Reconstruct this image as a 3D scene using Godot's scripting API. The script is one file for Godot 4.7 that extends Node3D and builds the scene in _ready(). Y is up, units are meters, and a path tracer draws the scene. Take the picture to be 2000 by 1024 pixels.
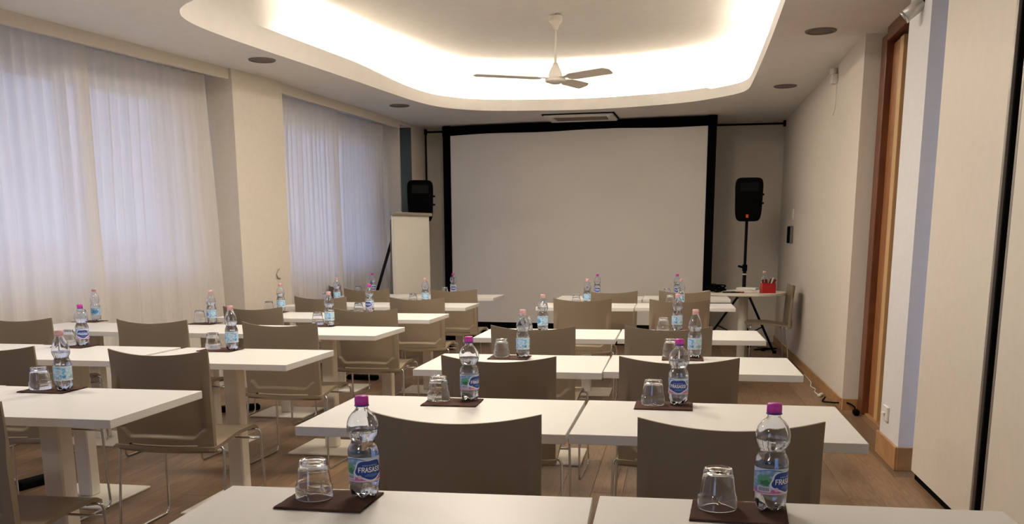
extends Node3D
# A seminar room: two blocks of white tables, a light cove in the ceiling, a projection screen at the far end.
# World: x to the right along the far wall, y up, z towards the viewer (depth = -z), metres.

var M := {}            # materials by name
var used_names := {}
var rng := RandomNumberGenerator.new()
var ms := {}           # shared meshes

# ---------------------------------------------------------------- bookkeeping
func numbered(called: String) -> String:
	if not used_names.has(called):
		used_names[called] = 0
		return called
	used_names[called] += 1
	return "%s_%03d" % [called, used_names[called]]

func tag(o: Node, label: String, category: String, group := "", kind := "") -> Node:
	o.set_meta("label", label)
	o.set_meta("category", category)
	if group != "":
		o.set_meta("group", group)
	if kind != "":
		o.set_meta("kind", kind)
	return o

func thing(called: String, label: String, category: String, at: Vector3, turn := 0.0, group := "", kind := "") -> Node3D:
	var o := Node3D.new()
	o.name = numbered(called)
	o.position = at
	o.rotation.y = turn
	add_child(o)
	tag(o, label, category, group, kind)
	return o

func part(parent: Node, called: String, mesh: Mesh, mat: Material, at := Vector3.ZERO, label := "") -> MeshInstance3D:
	var o := MeshInstance3D.new()
	o.name = called if parent != self else numbered(called)
	o.mesh = mesh
	o.material_override = mat
	o.position = at
	o.cast_shadow = GeometryInstance3D.SHADOW_CASTING_SETTING_ON
	parent.add_child(o, true)
	if label != "":
		o.set_meta("label", label)
	return o

func struct(called: String, mesh: Mesh, mat: Material, label: String, category: String) -> MeshInstance3D:
	var o := part(self, called, mesh, mat)
	tag(o, label, category, "", "structure")
	return o

# ---------------------------------------------------------------- mesh helpers (quads given counter-clockwise as seen from outside)
func start(smooth := false) -> SurfaceTool:
	var st := SurfaceTool.new()
	st.begin(Mesh.PRIMITIVE_TRIANGLES)
	st.set_smooth_group(0 if smooth else -1)
	return st

func tri(st: SurfaceTool, a: Vector3, b: Vector3, c: Vector3) -> void:
	st.add_vertex(a); st.add_vertex(c); st.add_vertex(b)

func quad(st: SurfaceTool, a: Vector3, b: Vector3, c: Vector3, d: Vector3) -> void:
	tri(st, a, b, c); tri(st, a, c, d)

func quv(st: SurfaceTool, p: Array, uv: Array) -> void:
	for i in [0, 2, 1, 0, 3, 2]:
		st.set_uv(uv[i]); st.add_vertex(p[i])

func done(st: SurfaceTool) -> ArrayMesh:
	st.generate_normals()
	return st.commit()

func box(st: SurfaceTool, c: Vector3, s: Vector3, b := Basis.IDENTITY) -> void:
	var h := s / 2.0
	var v := []
	for k in 8:
		v.append(c + b * Vector3(h.x if k & 1 else -h.x, h.y if k & 2 else -h.y, h.z if k & 4 else -h.z))
	quad(st, v[4], v[5], v[7], v[6])
	quad(st, v[1], v[0], v[2], v[3])
	quad(st, v[5], v[1], v[3], v[7])
	quad(st, v[0], v[4], v[6], v[2])
	quad(st, v[6], v[7], v[3], v[2])
	quad(st, v[0], v[1], v[5], v[4])

# a box with chamfered edges
func cbox(st: SurfaceTool, c: Vector3, s: Vector3, e: float, b := Basis.IDENTITY) -> void:
	var h := s / 2.0
	var g := func(sx: int, sy: int, sz: int, ax: int) -> Vector3:
		var q := Vector3(sx * h.x, sy * h.y, sz * h.z)
		for i in 3:
			if i != ax:
				q[i] -= e * signf(q[i])
		return c + b * q
	for s1 in [-1, 1]:
		# faces
		for ax in 3:
			var p := []
			for k in [[-1, -1], [1, -1], [1, 1], [-1, 1]]:
				var sg := [0, 0, 0]
				sg[ax] = s1; sg[(ax + 1) % 3] = k[0]; sg[(ax + 2) % 3] = k[1]
				p.append(g.call(sg[0], sg[1], sg[2], ax))
			if s1 > 0: quad(st, p[0], p[1], p[2], p[3])
			else: quad(st, p[3], p[2], p[1], p[0])
		# edges
		for s2 in [-1, 1]:
			for ax in 3:
				var a1 := (ax + 1) % 3
				var a2 := (ax + 2) % 3
				var p := []
				for k in [[a1, -1], [a1, 1], [a2, 1], [a2, -1]]:
					var sg := [0, 0, 0]
					sg[a1] = s1; sg[a2] = s2; sg[ax] = k[1]
					p.append(g.call(sg[0], sg[1], sg[2], k[0]))
				if s1 * s2 < 0: quad(st, p[0], p[1], p[2], p[3])
				else: quad(st, p[3], p[2], p[1], p[0])
	for k in 8:
		var sx := 1 if k & 1 else -1
		var sy := 1 if k & 2 else -1
		var sz := 1 if k & 4 else -1
		var p0: Vector3 = g.call(sx, sy, sz, 0)
		var p1: Vector3 = g.call(sx, sy, sz, 1)
		var p2: Vector3 = g.call(sx, sy, sz, 2)
		if sx * sy * sz > 0: tri(st, p0, p1, p2)
		else: tri(st, p0, p2, p1)

func box_mesh(s: Vector3, e := 0.0, c := Vector3.ZERO) -> ArrayMesh:
	var st := start()
	if e > 0.0: cbox(st, c, s, e)
	else: box(st, c, s)
	return done(st)

# profile: Vector2(radius, height) from bottom to top along the OUTSIDE (closed profiles come back down inside)
func lathe(st: SurfaceTool, prof: Array, seg := 24, c := Vector3.ZERO, wob = null) -> void:
	for i in prof.size() - 1:
		for k in seg:
			var a0 := TAU * k / seg
			var a1 := TAU * (k + 1) / seg
			var f := func(pr: Vector2, a: float) -> Vector3:
				var rr: float = pr.x
				var yy: float = pr.y
				if wob != null:
					var q: Vector2 = wob.call(pr, a)
					rr = q.x; yy = q.y
				return c + Vector3(rr * sin(a), yy, rr * cos(a))
			var p0: Vector3 = f.call(prof[i], a0)
			var p1: Vector3 = f.call(prof[i], a1)
			var p2: Vector3 = f.call(prof[i + 1], a1)
			var p3: Vector3 = f.call(prof[i + 1], a0)
			if prof[i].x < 1e-5: tri(st, p0, p2, p3)
			elif prof[i + 1].x < 1e-5: tri(st, p0, p1, p2)
			else: quad(st, p0, p1, p2, p3)

func lathe_mesh(prof: Array, seg := 24, smooth := true) -> ArrayMesh:
	var st := start(smooth)
	lathe(st, prof, seg)
	return done(st)

func tube(st: SurfaceTool, pts: Array, r: float, seg := 8, closed_ends := true) -> void:
	var up := Vector3.UP
	var rings := []
	var n := pts.size()
	var side := Vector3.ZERO
	for i in n:
		var t: Vector3 = (pts[mini(i + 1, n - 1)] - pts[maxi(i - 1, 0)]).normalized()
		if side == Vector3.ZERO:
			side = t.cross(up if absf(t.y) < 0.9 else Vector3.RIGHT).normalized()
		else:
			side = (side - t * side.dot(t)).normalized()
		var o := side.cross(t)
		var ring := []
		for k in seg:
			var a := TAU * k / seg
			ring.append(pts[i] + (side * cos(a) + o * sin(a)) * r)
		rings.append(ring)
	for i in n - 1:
		for k in seg:
			var k2 := (k + 1) % seg
			quad(st, rings[i][k2], rings[i][k], rings[i + 1][k], rings[i + 1][k2])
	if closed_ends:
		for k in seg:
			var k2 := (k + 1) % seg
			tri(st, pts[0], rings[0][k], rings[0][k2])
			tri(st, pts[n - 1], rings[n - 1][k2], rings[n - 1][k])

func tube_mesh(pts: Array, r: float, seg := 8) -> ArrayMesh:
	var st := start(true)
	tube(st, pts, r, seg)
	return done(st)

# a polyline with rounded corners
func rounded(pts: Array, r: float, steps := 5) -> Array:
	var out := [pts[0]]
	for i in range(1, pts.size() - 1):
		var p: Vector3 = pts[i]
		var a: Vector3 = (pts[i - 1] - p).normalized()
		var b: Vector3 = (pts[i + 1] - p).normalized()
		var d: float = minf(r, minf((pts[i - 1] - p).length(), (pts[i + 1] - p).length()) * 0.49)
		for k in steps + 1:
			var t := float(k) / steps
			out.append((p + a * d).lerp(p, t).lerp(p.lerp(p + b * d, t), t))
	out.append(pts[-1])
	return out

func grid(st: SurfaceTool, f: Callable, nu: int, nv: int, flip := false) -> void:
	for i in nu:
		for j in nv:
			var p := []
			var uv := []
			for k in [[0, 0], [1, 0], [1, 1], [0, 1]]:
				var u := float(i + k[0]) / nu
				var v := float(j + k[1]) / nv
				p.append(f.call(u, v)); uv.append(Vector2(u, 1.0 - v))
			if flip:
				p.reverse(); uv.reverse()
			quv(st, p, uv)

# a slab between plan line A->B (Vector2 = x, depth) from y0 to y1; thickness to the left of A->B
func slab(st: SurfaceTool, a: Vector2, b: Vector2, y0: float, y1: float, th: float) -> void:
	var d := (b - a).normalized()
	var n := Vector2(-d.y, d.x) * th
	var q := [a, b, b + n, a + n]
	var lo := []
	var hi := []
	for p in q:
		lo.append(Vector3(p.x, y0, -p.y)); hi.append(Vector3(p.x, y1, -p.y))
	var w := th > 0.0
	for k in 4:
		var k2 := (k + 1) % 4
		if w: quad(st, lo[k], lo[k2], hi[k2], hi[k])
		else: quad(st, lo[k2], lo[k], hi[k], hi[k2])
	if w:
		quad(st, hi[0], hi[1], hi[2], hi[3]); quad(st, lo[3], lo[2], lo[1], lo[0])
	else:
		quad(st, hi[3], hi[2], hi[1], hi[0]); quad(st, lo[0], lo[1], lo[2], lo[3])

func slab_mesh(a: Vector2, b: Vector2, y0: float, y1: float, th: float) -> ArrayMesh:
	var st := start()
	slab(st, a, b, y0, y1, th)
	return done(st)

# ---------------------------------------------------------------- materials
func mat(called: String, c: Color, rough := 0.6, metal := 0.0, spec := 0.5) -> StandardMaterial3D:
	var m := StandardMaterial3D.new()
	m.resource_name = called
	m.albedo_color = c
	m.roughness = rough
	m.metallic = metal
	m.metallic_specular = spec
	M[called] = m
	return m

func rgb(r: int, g: int, b: int) -> Color:
	return Color(r / 255.0, g / 255.0, b / 255.0)

func noise_tex(freq: float, size: int, lo: Color, hi: Color, sd := 1, normal := false, oct := 4) -> NoiseTexture2D:
	var n := FastNoiseLite.new()
	n.seed = sd
	n.frequency = freq
	n.fractal_octaves = oct
	var t := NoiseTexture2D.new()
	t.width = size; t.height = size
	t.seamless = true
	t.noise = n
	if normal:
		t.as_normal_map = true
		t.bump_strength = 2.0
	else:
		var g := Gradient.new()
		g.set_color(0, lo); g.set_color(1, hi)
		t.color_ramp = g
	return t

func grained(m: StandardMaterial3D, freq: float, scale: float, amount: float, sd: int, bump := 0.0) -> void:
	m.albedo_texture = noise_tex(freq, 256, Color(1 - amount, 1 - amount, 1 - amount), Color.WHITE, sd)
	m.uv1_triplanar = true
	m.uv1_world_triplanar = true
	m.uv1_scale = Vector3.ONE * scale
	if bump > 0.0:
		m.heightmap_enabled = true
		m.heightmap_texture = noise_tex(freq * 1.5, 256, Color.BLACK, Color.WHITE, sd + 5)
		m.heightmap_scale = bump

func wood_image(w: int, h: int, base: Color, dark: Color, sd: int) -> ImageTexture:
	var im := Image.create(w, h, false, Image.FORMAT_RGB8)
	var n := FastNoiseLite.new(); n.seed = sd; n.frequency = 0.012; n.fractal_octaves = 3
	var n2 := FastNoiseLite.new(); n2.seed = sd + 7; n2.frequency = 0.09; n2.fractal_octaves = 2
	for y in h:
		for x in w:
			var wv := n.get_noise_2d(x * 1.0, y * 0.16 + 40.0)
			var rings := 0.5 + 0.5 * sin(wv * 26.0 + x * 0.05)
			var fine := n2.get_noise_2d(x * 2.2, y * 0.05)
			var t := clampf(0.40 * rings + 0.45 * (fine * 0.5 + 0.5) + 0.3 * wv, 0.0, 1.0)
			im.set_pixel(x, y, base.lerp(dark, t))
	return ImageTexture.create_from_image(im)

func make_materials() -> void:
	var m: StandardMaterial3D
	m = mat("plaster", rgb(232, 224, 211), 0.85, 0.0, 0.3); grained(m, 0.05, 1.3, 0.03, 3, 0.04)
	m = mat("ceiling_paint", rgb(242, 239, 234), 0.9, 0.0, 0.3); grained(m, 0.03, 0.9, 0.02, 4)
	m = mat("pier_paint", rgb(229, 229, 230), 0.85, 0.0, 0.3); grained(m, 0.05, 1.3, 0.02, 6)
	m = mat("panel_laminate", rgb(232, 224, 210), 0.45, 0.0, 0.4); grained(m, 0.04, 1.1, 0.02, 5)
	mat("table_white", rgb(236, 234, 229), 0.38, 0.0, 0.5)
	mat("table_edge", rgb(224, 224, 222), 0.5, 0.0, 0.4)
	m = mat("table_steel", rgb(235, 229, 216), 0.5, 0.0, 0.4)
	m = mat("chair_shell", rgb(150, 135, 114), 0.5, 0.0, 0.4); grained(m, 0.3, 9.0, 0.06, 9, 0.03)
	mat("chrome", rgb(205, 205, 205), 0.16, 1.0)
	mat("steel", rgb(175, 175, 172), 0.35, 1.0)
	m = mat("napkin", rgb(102, 78, 69), 0.95, 0.0, 0.2); grained(m, 0.4, 14.0, 0.15, 12, 0.03)
	m = mat("curtain_voile", rgb(240, 234, 226), 0.9, 0.0, 0.1)
	m.transparency = BaseMaterial3D.TRANSPARENCY_ALPHA
	m.albedo_color.a = 0.96
	m.backlight_enabled = true
	m.backlight = Color(0.8, 0.8, 0.8)
	m.cull_mode = BaseMaterial3D.CULL_DISABLED
	mat("black_fabric", rgb(8, 8, 9), 0.95, 0.0, 0.2)
	m = mat("black_plastic", rgb(8, 8, 9), 0.8, 0.0, 0.2); grained(m, 0.5, 20.0, 0.2, 14, 0.02)
	mat("black_steel", rgb(8, 8, 9), 0.6, 0.0, 0.3)
	mat("screen_white", rgb(238, 234, 227), 0.9, 0.0, 0.2)
	mat("white_plastic", rgb(232, 230, 224), 0.45)
	mat("grey_plastic", rgb(120, 114, 106), 0.6)
	mat("grille_grey", rgb(132, 122, 112), 0.8)
	m = mat("fan_white", rgb(236, 230, 219), 0.4)
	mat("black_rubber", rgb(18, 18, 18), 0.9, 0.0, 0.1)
	mat("subfloor", rgb(120, 104, 86), 0.95, 0.0, 0.2)
	mat("silver_trim", rgb(168, 162, 152), 0.4, 0.6)
	mat("silver_paint", rgb(206, 203, 196), 0.35, 0.3)
	mat("paper", rgb(232, 228, 220), 0.9, 0.0, 0.2)
	mat("red_plastic", rgb(176, 22, 18), 0.4)
	mat("red_card", rgb(120, 16, 16), 0.6)
	mat("purple_cap", rgb(214, 66, 184), 0.4)
	mat("pink_cap", rgb(232, 184, 186), 0.4)
	mat("cap_ring", rgb(92, 82, 168), 0.4)
	mat("green_paint", rgb(86, 96, 84), 0.8)
	mat("orange_badge", rgb(226, 84, 30), 0.5)
	mat("ground_outside", rgb(120, 122, 128), 0.95)
	m = mat("window_frame", rgb(215, 215, 212), 0.5)
	m = mat("pane", Color(1, 1, 1, 0.06), 0.02)
	m.transparency = BaseMaterial3D.TRANSPARENCY_ALPHA
	m = mat("bottle_plastic", Color(0.97, 0.98, 1.0, 0.0), 0.0)
	m.refraction_enabled = true
	m.refraction_scale = 0.055
	m = mat("water", Color(0.97, 0.985, 1.0, 0.0), 0.0)
	m.refraction_enabled = true
	m.refraction_scale = 0.033
	m = mat("glass", Color(0.985, 0.99, 1.0, 0.0), 0.0)
	m.refraction_enabled = true
	m.refraction_scale = 0.05
	m = mat("tube_glow", rgb(255, 240, 215), 0.5)
	m.emission_enabled = true
	m.emission = rgb(255, 238, 214)
	m.emission_energy_multiplier = 2.5
	m = mat("fill_lamp_glow", rgb(240, 236, 228), 0.5)  # diffuser of the added, unseen fill lamps
	m.emission_enabled = true
	m.emission = rgb(255, 243, 226)
	m.emission_energy_multiplier = 2.0
	for k in 5:
		m = mat("oak_plank_%d" % k, Color.WHITE, 0.42, 0.0, 0.45)
		var f: float = [1.0, 0.93, 1.05, 0.88, 0.98][k]
		m.albedo_texture = wood_image(128, 768, Color(0.585 * f, 0.475 * f, 0.365 * f), Color(0.43 * f, 0.335 * f, 0.245 * f), 31 + k * 11)
	m = mat("oak_trim", Color.WHITE, 0.45)
	m.albedo_texture = wood_image(128, 512, rgb(188, 146, 100), rgb(160, 118, 76), 77)
	m.uv1_triplanar = true; m.uv1_world_triplanar = true; m.uv1_scale = Vector3(0.7, 2.0, 0.7)
	m = mat("door_frame_wood", Color.WHITE, 0.4)
	m.albedo_texture = wood_image(128, 512, rgb(126, 74, 42), rgb(92, 48, 24), 78)
	m.uv1_triplanar = true; m.uv1_world_triplanar = true; m.uv1_scale = Vector3(2.0, 0.5, 2.0)
	m = mat("door_leaf_wood", Color.WHITE, 0.45)
	m.albedo_texture = wood_image(128, 512, rgb(166, 112, 64), rgb(140, 90, 48), 79)
	m.uv1_triplanar = true; m.uv1_world_triplanar = true; m.uv1_scale = Vector3(2.0, 0.5, 2.0)
	m = mat("door_edge_wood", rgb(206, 168, 118), 0.5)
	m = mat("label_frasassi", Color.WHITE, 0.35); m.albedo_texture = label_blue()
	m = mat("label_pale", Color.WHITE, 0.35); m.albedo_texture = label_pale()

# ---------------------------------------------------------------- bottle labels (flat print)
const STROKES := {
	"A": [[0, 0, .5, 1], [.5, 1, 1, 0], [.2, .35, .8, .35]], "C": [[1, .85, .6, 1], [.6, 1, .15, .85], [.15, .85, 0, .5], [0, .5, .15, .15], [.15, .15, .6, 0], [.6, 0, 1, .15]],
	"E": [[0, 0, 0, 1], [0, 1, .9, 1], [0, .5, .7, .5], [0, 0, .9, 0]], "F": [[.05, 0, .05, 1], [.05, 1, .95, 1], [.05, .52, .75, .52]],
	"I": [[.5, 0, .5, 1]], "L": [[0, 1, 0, 0], [0, 0, .9, 0]], "M": [[0, 0, 0, 1], [0, 1, .5, .4], [.5, .4, 1, 1], [1, 1, 1, 0]],
	"N": [[0, 0, 0, 1], [0, 1, 1, 0], [1, 0, 1, 1]], "Q": [[.5, 0, 0, .3], [0, .3, 0, .7], [0, .7, .5, 1], [.5, 1, 1, .7], [1, .7, 1, .3], [1, .3, .5, 0], [.6, .3, 1, 0]],
	"R": [[.05, 0, .05, 1], [.05, 1, .75, 1], [.75, 1, .95, .78], [.95, .78, .75, .52], [.75, .52, .05, .52], [.5, .52, 1, 0]],
	"S": [[.95, .85, .7, 1], [.7, 1, .25, 1], [.25, 1, .05, .78], [.05, .78, .25, .55], [.25, .55, .75, .45], [.75, .45, .95, .22], [.95, .22, .75, 0], [.75, 0, .25, 0], [.25, 0, .03, .15]],
	"U": [[0, 1, 0, .25], [0, .25, .3, 0], [.3, 0, .7, 0], [.7, 0, 1, .25], [1, .25, 1, 1]],
}

func stroke(im: Image, a: Vector2, b: Vector2, w: float, c: Color) -> void:
	var lo := Vector2(minf(a.x, b.x), minf(a.y, b.y)) - Vector2.ONE * (w + 1)
	var hi := Vector2(maxf(a.x, b.x), maxf(a.y, b.y)) + Vector2.ONE * (w + 1)
	for y in range(maxi(0, int(lo.y)), mini(im.get_height(), int(hi.y) + 1)):
		for x in range(maxi(0, int(lo.x)), mini(im.get_width(), int(hi.x) + 1)):
			var q := Vector2(x + 0.5, y + 0.5)
			var d := q.distance_to(Geometry2D.get_closest_point_to_segment(q, a, b))
			var k := clampf(w - d + 0.5, 0.0, 1.0)
			if k > 0.0:
				im.set_pixel(x, y, im.get_pixel(x, y).lerp(c, k))

func lettering(im: Image, text: String, x0: float, base: float, w: float, h: float, gap: float, th: float, c: Color, slant := 0.0) -> void:
	var x := x0
	for ch in text:
		if ch == " ":
			x += w * 0.6
			continue
		var ww := w * (0.35 if ch == "I" else 1.0)
		for s in STROKES[ch]:
			stroke(im, Vector2(x + s[0] * ww + slant * s[1] * h, base - s[1] * h), Vector2(x + s[2] * ww + slant * s[3] * h, base - s[3] * h), th, c)
		x += ww + gap

func blob(im: Image, c: Vector2, rad: Vector2, col: Color, wav := 0.0, ph := 0.0) -> void:
	for y in range(maxi(0, int(c.y - rad.y * 1.4)), mini(im.get_height(), int(c.y + rad.y * 1.4))):
		for x in range(maxi(0, int(c.x - rad.x * 1.4)), mini(im.get_width(), int(c.x + rad.x * 1.4))):
			var q := Vector2((x + .5 - c.x) / rad.x, (y + .5 - c.y) / rad.y)
			var lim := 1.0 + wav * sin(q.angle() * 5.0 + ph)
			if q.length() < lim:
				im.set_pixel(x, y, col)

func label_blue() -> ImageTexture:
	var W := 768
	var H := 200
	var im := Image.create(W, H, false, Image.FORMAT_RGB8)
	var n := FastNoiseLite.new(); n.seed = 5; n.frequency = 0.02
	for y in H:
		for x in W:
			var wv := n.get_noise_2d(x, y * 1.5)
			var c := rgb(116, 156, 206).lerp(rgb(176, 202, 232), clampf(0.5 + wv * 1.6, 0, 1))
			var edge := 22.0 + 16.0 * sin(x * 0.016 + 0.6)
			if y < edge: c = rgb(206, 222, 238)
			elif y < edge + 7: c = rgb(60, 116, 180)
			if y > 166 + 7 * sin(x * 0.012): c = rgb(222, 116, 176)
			if y > 188: c = rgb(226, 206, 226)
			im.set_pixel(x, y, c)
	blob(im, Vector2(205, 92), Vector2(60, 44), rgb(96, 168, 132), 0.12, 1.0)
	blob(im, Vector2(216, 110), Vector2(42, 20), rgb(52, 124, 84), 0.2, 2.0)
	im.fill_rect(Rect2i(150, 140, 108, 42), rgb(230, 232, 240))
	for k in 22:
		im.fill_rect(Rect2i(160 + k * 4, 146, 1 + (k * 7) % 3, 28), rgb(58, 60, 120))
	blob(im, Vector2(388, 104), Vector2(138, 88), rgb(238, 242, 250), 0.07, 0.4)
	blob(im, Vector2(390, 100), Vector2(126, 78), rgb(28, 66, 152), 0.07, 0.4)
	blob(im, Vector2(402, 146), Vector2(60, 14), rgb(70, 116, 190), 0.1, 0.0)
	lettering(im, "FRASASSI", 290, 118, 21, 36, 6.5, 3.6, Color.WHITE, 0.06)
	lettering(im, "ACQUA MINERALE", 324, 70, 7, 10, 3, 0.9, rgb(190, 208, 240))
	blob(im, Vector2(300, 160), Vector2(16, 16), rgb(240, 210, 214))
	blob(im, Vector2(600, 110), Vector2(90, 50), rgb(186, 206, 232), 0.15, 1.4)
	for k in 5:
		im.fill_rect(Rect2i(548, 84 + k * 12, 90 - (k * 17) % 31, 3), rgb(70, 104, 170))
	return ImageTexture.create_from_image(im)

func label_pale() -> ImageTexture:
	var W := 768
	var H := 200
	var im := Image.create(W, H, false, Image.FORMAT_RGB8)
	var n := FastNoiseLite.new(); n.seed = 15; n.frequency = 0.016
	for y in H:
		for x in W:
			var wv := n.get_noise_2d(x, y)
			var c := rgb(110, 176, 226).lerp(rgb(196, 220, 236), clampf(0.45 + wv * 1.9, 0, 1))
			if x > 430 and x < 640: c = c.lerp(rgb(214, 226, 226), 0.55)
			if y < 12 or y > 186: c = rgb(222, 232, 240)
			im.set_pixel(x, y, c)
	for k in 5:
		im.fill_rect(Rect2i(262, 40 + k * 20, 90 - (k * 23) % 37, 9), rgb(216, 230, 242))
	im.fill_rect(Rect2i(280, 142, 74, 36), rgb(228, 234, 242))
	for k in 15:
		im.fill_rect(Rect2i(286 + k * 4, 146, 1 + (k * 5) % 3, 28), rgb(70, 96, 160))
	for k in 3:
		stroke(im, Vector2(392, 140 + k * 13), Vector2(430 - k * 9, 138 + k * 13), 4.0, rgb(44, 92, 160))
	blob(im, Vector2(560, 150), Vector2(80, 24), rgb(150, 170, 168), 0.2, 0.0)
	blob(im, Vector2(120, 110), Vector2(80, 50), rgb(84, 146, 206), 0.2, 0.0)
	return ImageTexture.create_from_image(im)

# ---------------------------------------------------------------- shared meshes of the repeated things
const TOP := 0.74

func make_shared() -> void:
	# table
	ms.table_top = box_mesh(Vector3(0.797, 0.028, 0.568), 0.0012, Vector3(0, TOP - 0.014, 0))
	ms.column = box_mesh(Vector3(0.076, 0.69, 0.076), 0.006, Vector3(0, 0.357, 0))
	ms.base_plate = box_mesh(Vector3(0.42, 0.012, 0.42), 0.003, Vector3(0, 0.006, 0))
	ms.top_bracket = box_mesh(Vector3(0.32, 0.012, 0.32), 0.002, Vector3(0, 0.705, 0))
	# chair: origin on the floor under the seat, the sitter faces -z
	var st := start(true)
	var back := func(u: float, v: float, off: float) -> Vector3:
		var x := (u - 0.5) * 2.0
		var hw := 0.226 - 0.004 * (1.0 - v)
		var top := 0.836 - 0.022 * (1.0 - x * x)
		var y := lerpf(0.402, top, v)
		var z := 0.200 + 0.040 * (1.0 - x * x) - 0.012 * (1.0 - v) + 0.016 * v * v
		return Vector3(x * hw, y, z + off)
	var rear := func(u: float, v: float) -> Vector3:
		var x := absf(u - 0.5) * 2.0
		var rib := smoothstep(0.845, 0.885, x)
		var arch := 0.125 + 0.045 * (1.0 - x * x)
		var corner := 0.10 * smoothstep(0.62, 0.86, x)
		var low := smoothstep(arch + corner + 0.016, arch + corner - 0.014, v)
		var k := maxf(rib * smoothstep(0.80, 0.55, v), low)
		return back.call(u, v, 0.004 + 0.014 * k)
	var front := func(u: float, v: float) -> Vector3: return back.call(u, v, -0.005)
	# rows and columns; the slot above the rear bar is left open
	var us := []
	for k in 49: us.append(k / 48.0)
	var vs := [0.0, 0.03, 0.060, 0.082]
	for k in range(1, 25): vs.append(lerpf(0.082, 0.30, k / 24.0))
	for k in range(1, 9): vs.append(lerpf(0.30, 1.0, k / 8.0))
	var z4 := [Vector2.ZERO, Vector2.ZERO, Vector2.ZERO, Vector2.ZERO]
	for i in 48:
		for j in vs.size() - 1:
			var slot: bool = j == 2 and i >= 7 and i < 41
			if slot:
				continue
			var u0: float = us[i]
			var u1: float = us[i + 1]
			var v0: float = vs[j]
			var v1: float = vs[j + 1]
			st.set_smooth_group(0)
			quv(st, [rear.call(u0, v0), rear.call(u1, v0), rear.call(u1, v1), rear.call(u0, v1)], z4)
			st.set_smooth_group(1)
			quv(st, [front.call(u1, v0), front.call(u0, v0), front.call(u0, v1), front.call(u1, v1)], z4)
	st.set_smooth_group(2)
	for i in 48:
		var u0: float = us[i]
		var u1: float = us[i + 1]
		quv(st, [front.call(u0, 0.0), front.call(u1, 0.0), rear.call(u1, 0.0), rear.call(u0, 0.0)], z4)
		quv(st, [rear.call(u0, 1.0), rear.call(u1, 1.0), front.call(u1, 1.0), front.call(u0, 1.0)], z4)
		if i >= 7 and i < 41:
			quv(st, [rear.call(u0, 0.060), rear.call(u1, 0.060), front.call(u1, 0.060), front.call(u0, 0.060)], z4)
			quv(st, [front.call(u0, 0.082), front.call(u1, 0.082), rear.call(u1, 0.082), rear.call(u0, 0.082)], z4)
	st.set_smooth_group(3)
	for j in vs.size() - 1:
		var v0: float = vs[j]
		var v1: float = vs[j + 1]
		quv(st, [front.call(0.0, v0), rear.call(0.0, v0), rear.call(0.0, v1), front.call(0.0, v1)], z4)
		quv(st, [rear.call(1.0, v0), front.call(1.0, v0), front.call(1.0, v1), rear.call(1.0, v1)], z4)
	ms.backrest = done(st)
	st = start(true)
	var seat := func(u: float, v: float, off: float) -> Vector3:
		var x := (u - 0.5) * 2.0
		var z := lerpf(0.222, -0.205, v)
		var y := 0.428 + 0.026 * smoothstep(0.0, 0.6, v) - 0.012 * (1.0 - x * x) * sin(PI * v) - 0.02 * smoothstep(0.9, 1.0, v)
		return Vector3(x * (0.228 - 0.006 * v), y + off, z + 0.022 * (1.0 - x * x) * (1.0 - v))
	var s_top := func(u: float, v: float) -> Vector3: return seat.call(u, v, 0.0)
	var s_low := func(u: float, v: float) -> Vector3: return seat.call(u, v, -0.016)
	grid(st, s_top, 14, 16)
	grid(st, s_low, 14, 16, true)
	st.set_smooth_group(1)
	for k in 14:
		for e in [0.0, 1.0]:
			var p := [s_low.call(k / 14.0, e), s_low.call((k + 1) / 14.0, e), s_top.call((k + 1) / 14.0, e), s_top.call(k / 14.0, e)]
			if e > 0.5: p.reverse()
			quv(st, p, [Vector2.ZERO, Vector2.ZERO, Vector2.ZERO, Vector2.ZERO])
	for k in 16:
		for e in [0.0, 1.0]:
			var p := [s_low.call(e, (k + 1) / 16.0), s_low.call(e, k / 16.0), s_top.call(e, k / 16.0), s_top.call(e, (k + 1) / 16.0)]
			if e > 0.5: p.reverse()
			quv(st, p, [Vector2.ZERO, Vector2.ZERO, Vector2.ZERO, Vector2.ZERO])
	ms.seat = done(st)
	for s in [-1, 1]:
		st = start(true)
		tube(st, rounded([Vector3(s * 0.19, 0.419, 0.15), Vector3(s * 0.243, 0.419, 0.165), Vector3(s * 0.252, 0.0062, 0.205), Vector3(s * 0.252, 0.0062, -0.185), Vector3(s * 0.243, 0.432, -0.178), Vector3(s * 0.19, 0.425, -0.165)], 0.035), 0.0058, 8)
		ms["sled_%d" % s] = done(st)
	ms.crossbar_front = tube_mesh([Vector3(-0.244, 0.385, -0.178), Vector3(0.244, 0.385, -0.178)], 0.005)
	ms.crossbar_rear = tube_mesh([Vector3(-0.2, 0.41, 0.12), Vector3(0.2, 0.41, 0.12)], 0.005)
	# bottle with a waist (type 0) and with a conical shoulder (type 1); heights along the outside
	var pets := func(pr: Vector2, a: float) -> Vector2:
		if pr.y < 0.022:
			var k := 0.5 + 0.5 * cos(a * 5.0)
			return Vector2(pr.x * (1.0 - 0.14 * k * smoothstep(0.022, 0.004, pr.y)), pr.y + 0.007 * k * smoothstep(0.016, 0.0, pr.y))
		if pr.y > 0.103 and pr.y < 0.135:
			return Vector2(pr.x - 0.0012 * (0.5 + 0.5 * cos(a * 7.0 + pr.y * 260.0)) * smoothstep(0.103, 0.113, pr.y) * smoothstep(0.135, 0.126, pr.y), pr.y)
		if pr.y > 0.135 and pr.y < 0.186:
			return Vector2(pr.x - 0.0009 * (0.5 + 0.5 * cos(a * 6.0 + pr.y * 40.0)) * smoothstep(0.135, 0.142, pr.y) * smoothstep(0.186, 0.176, pr.y), pr.y)
		return pr
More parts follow.
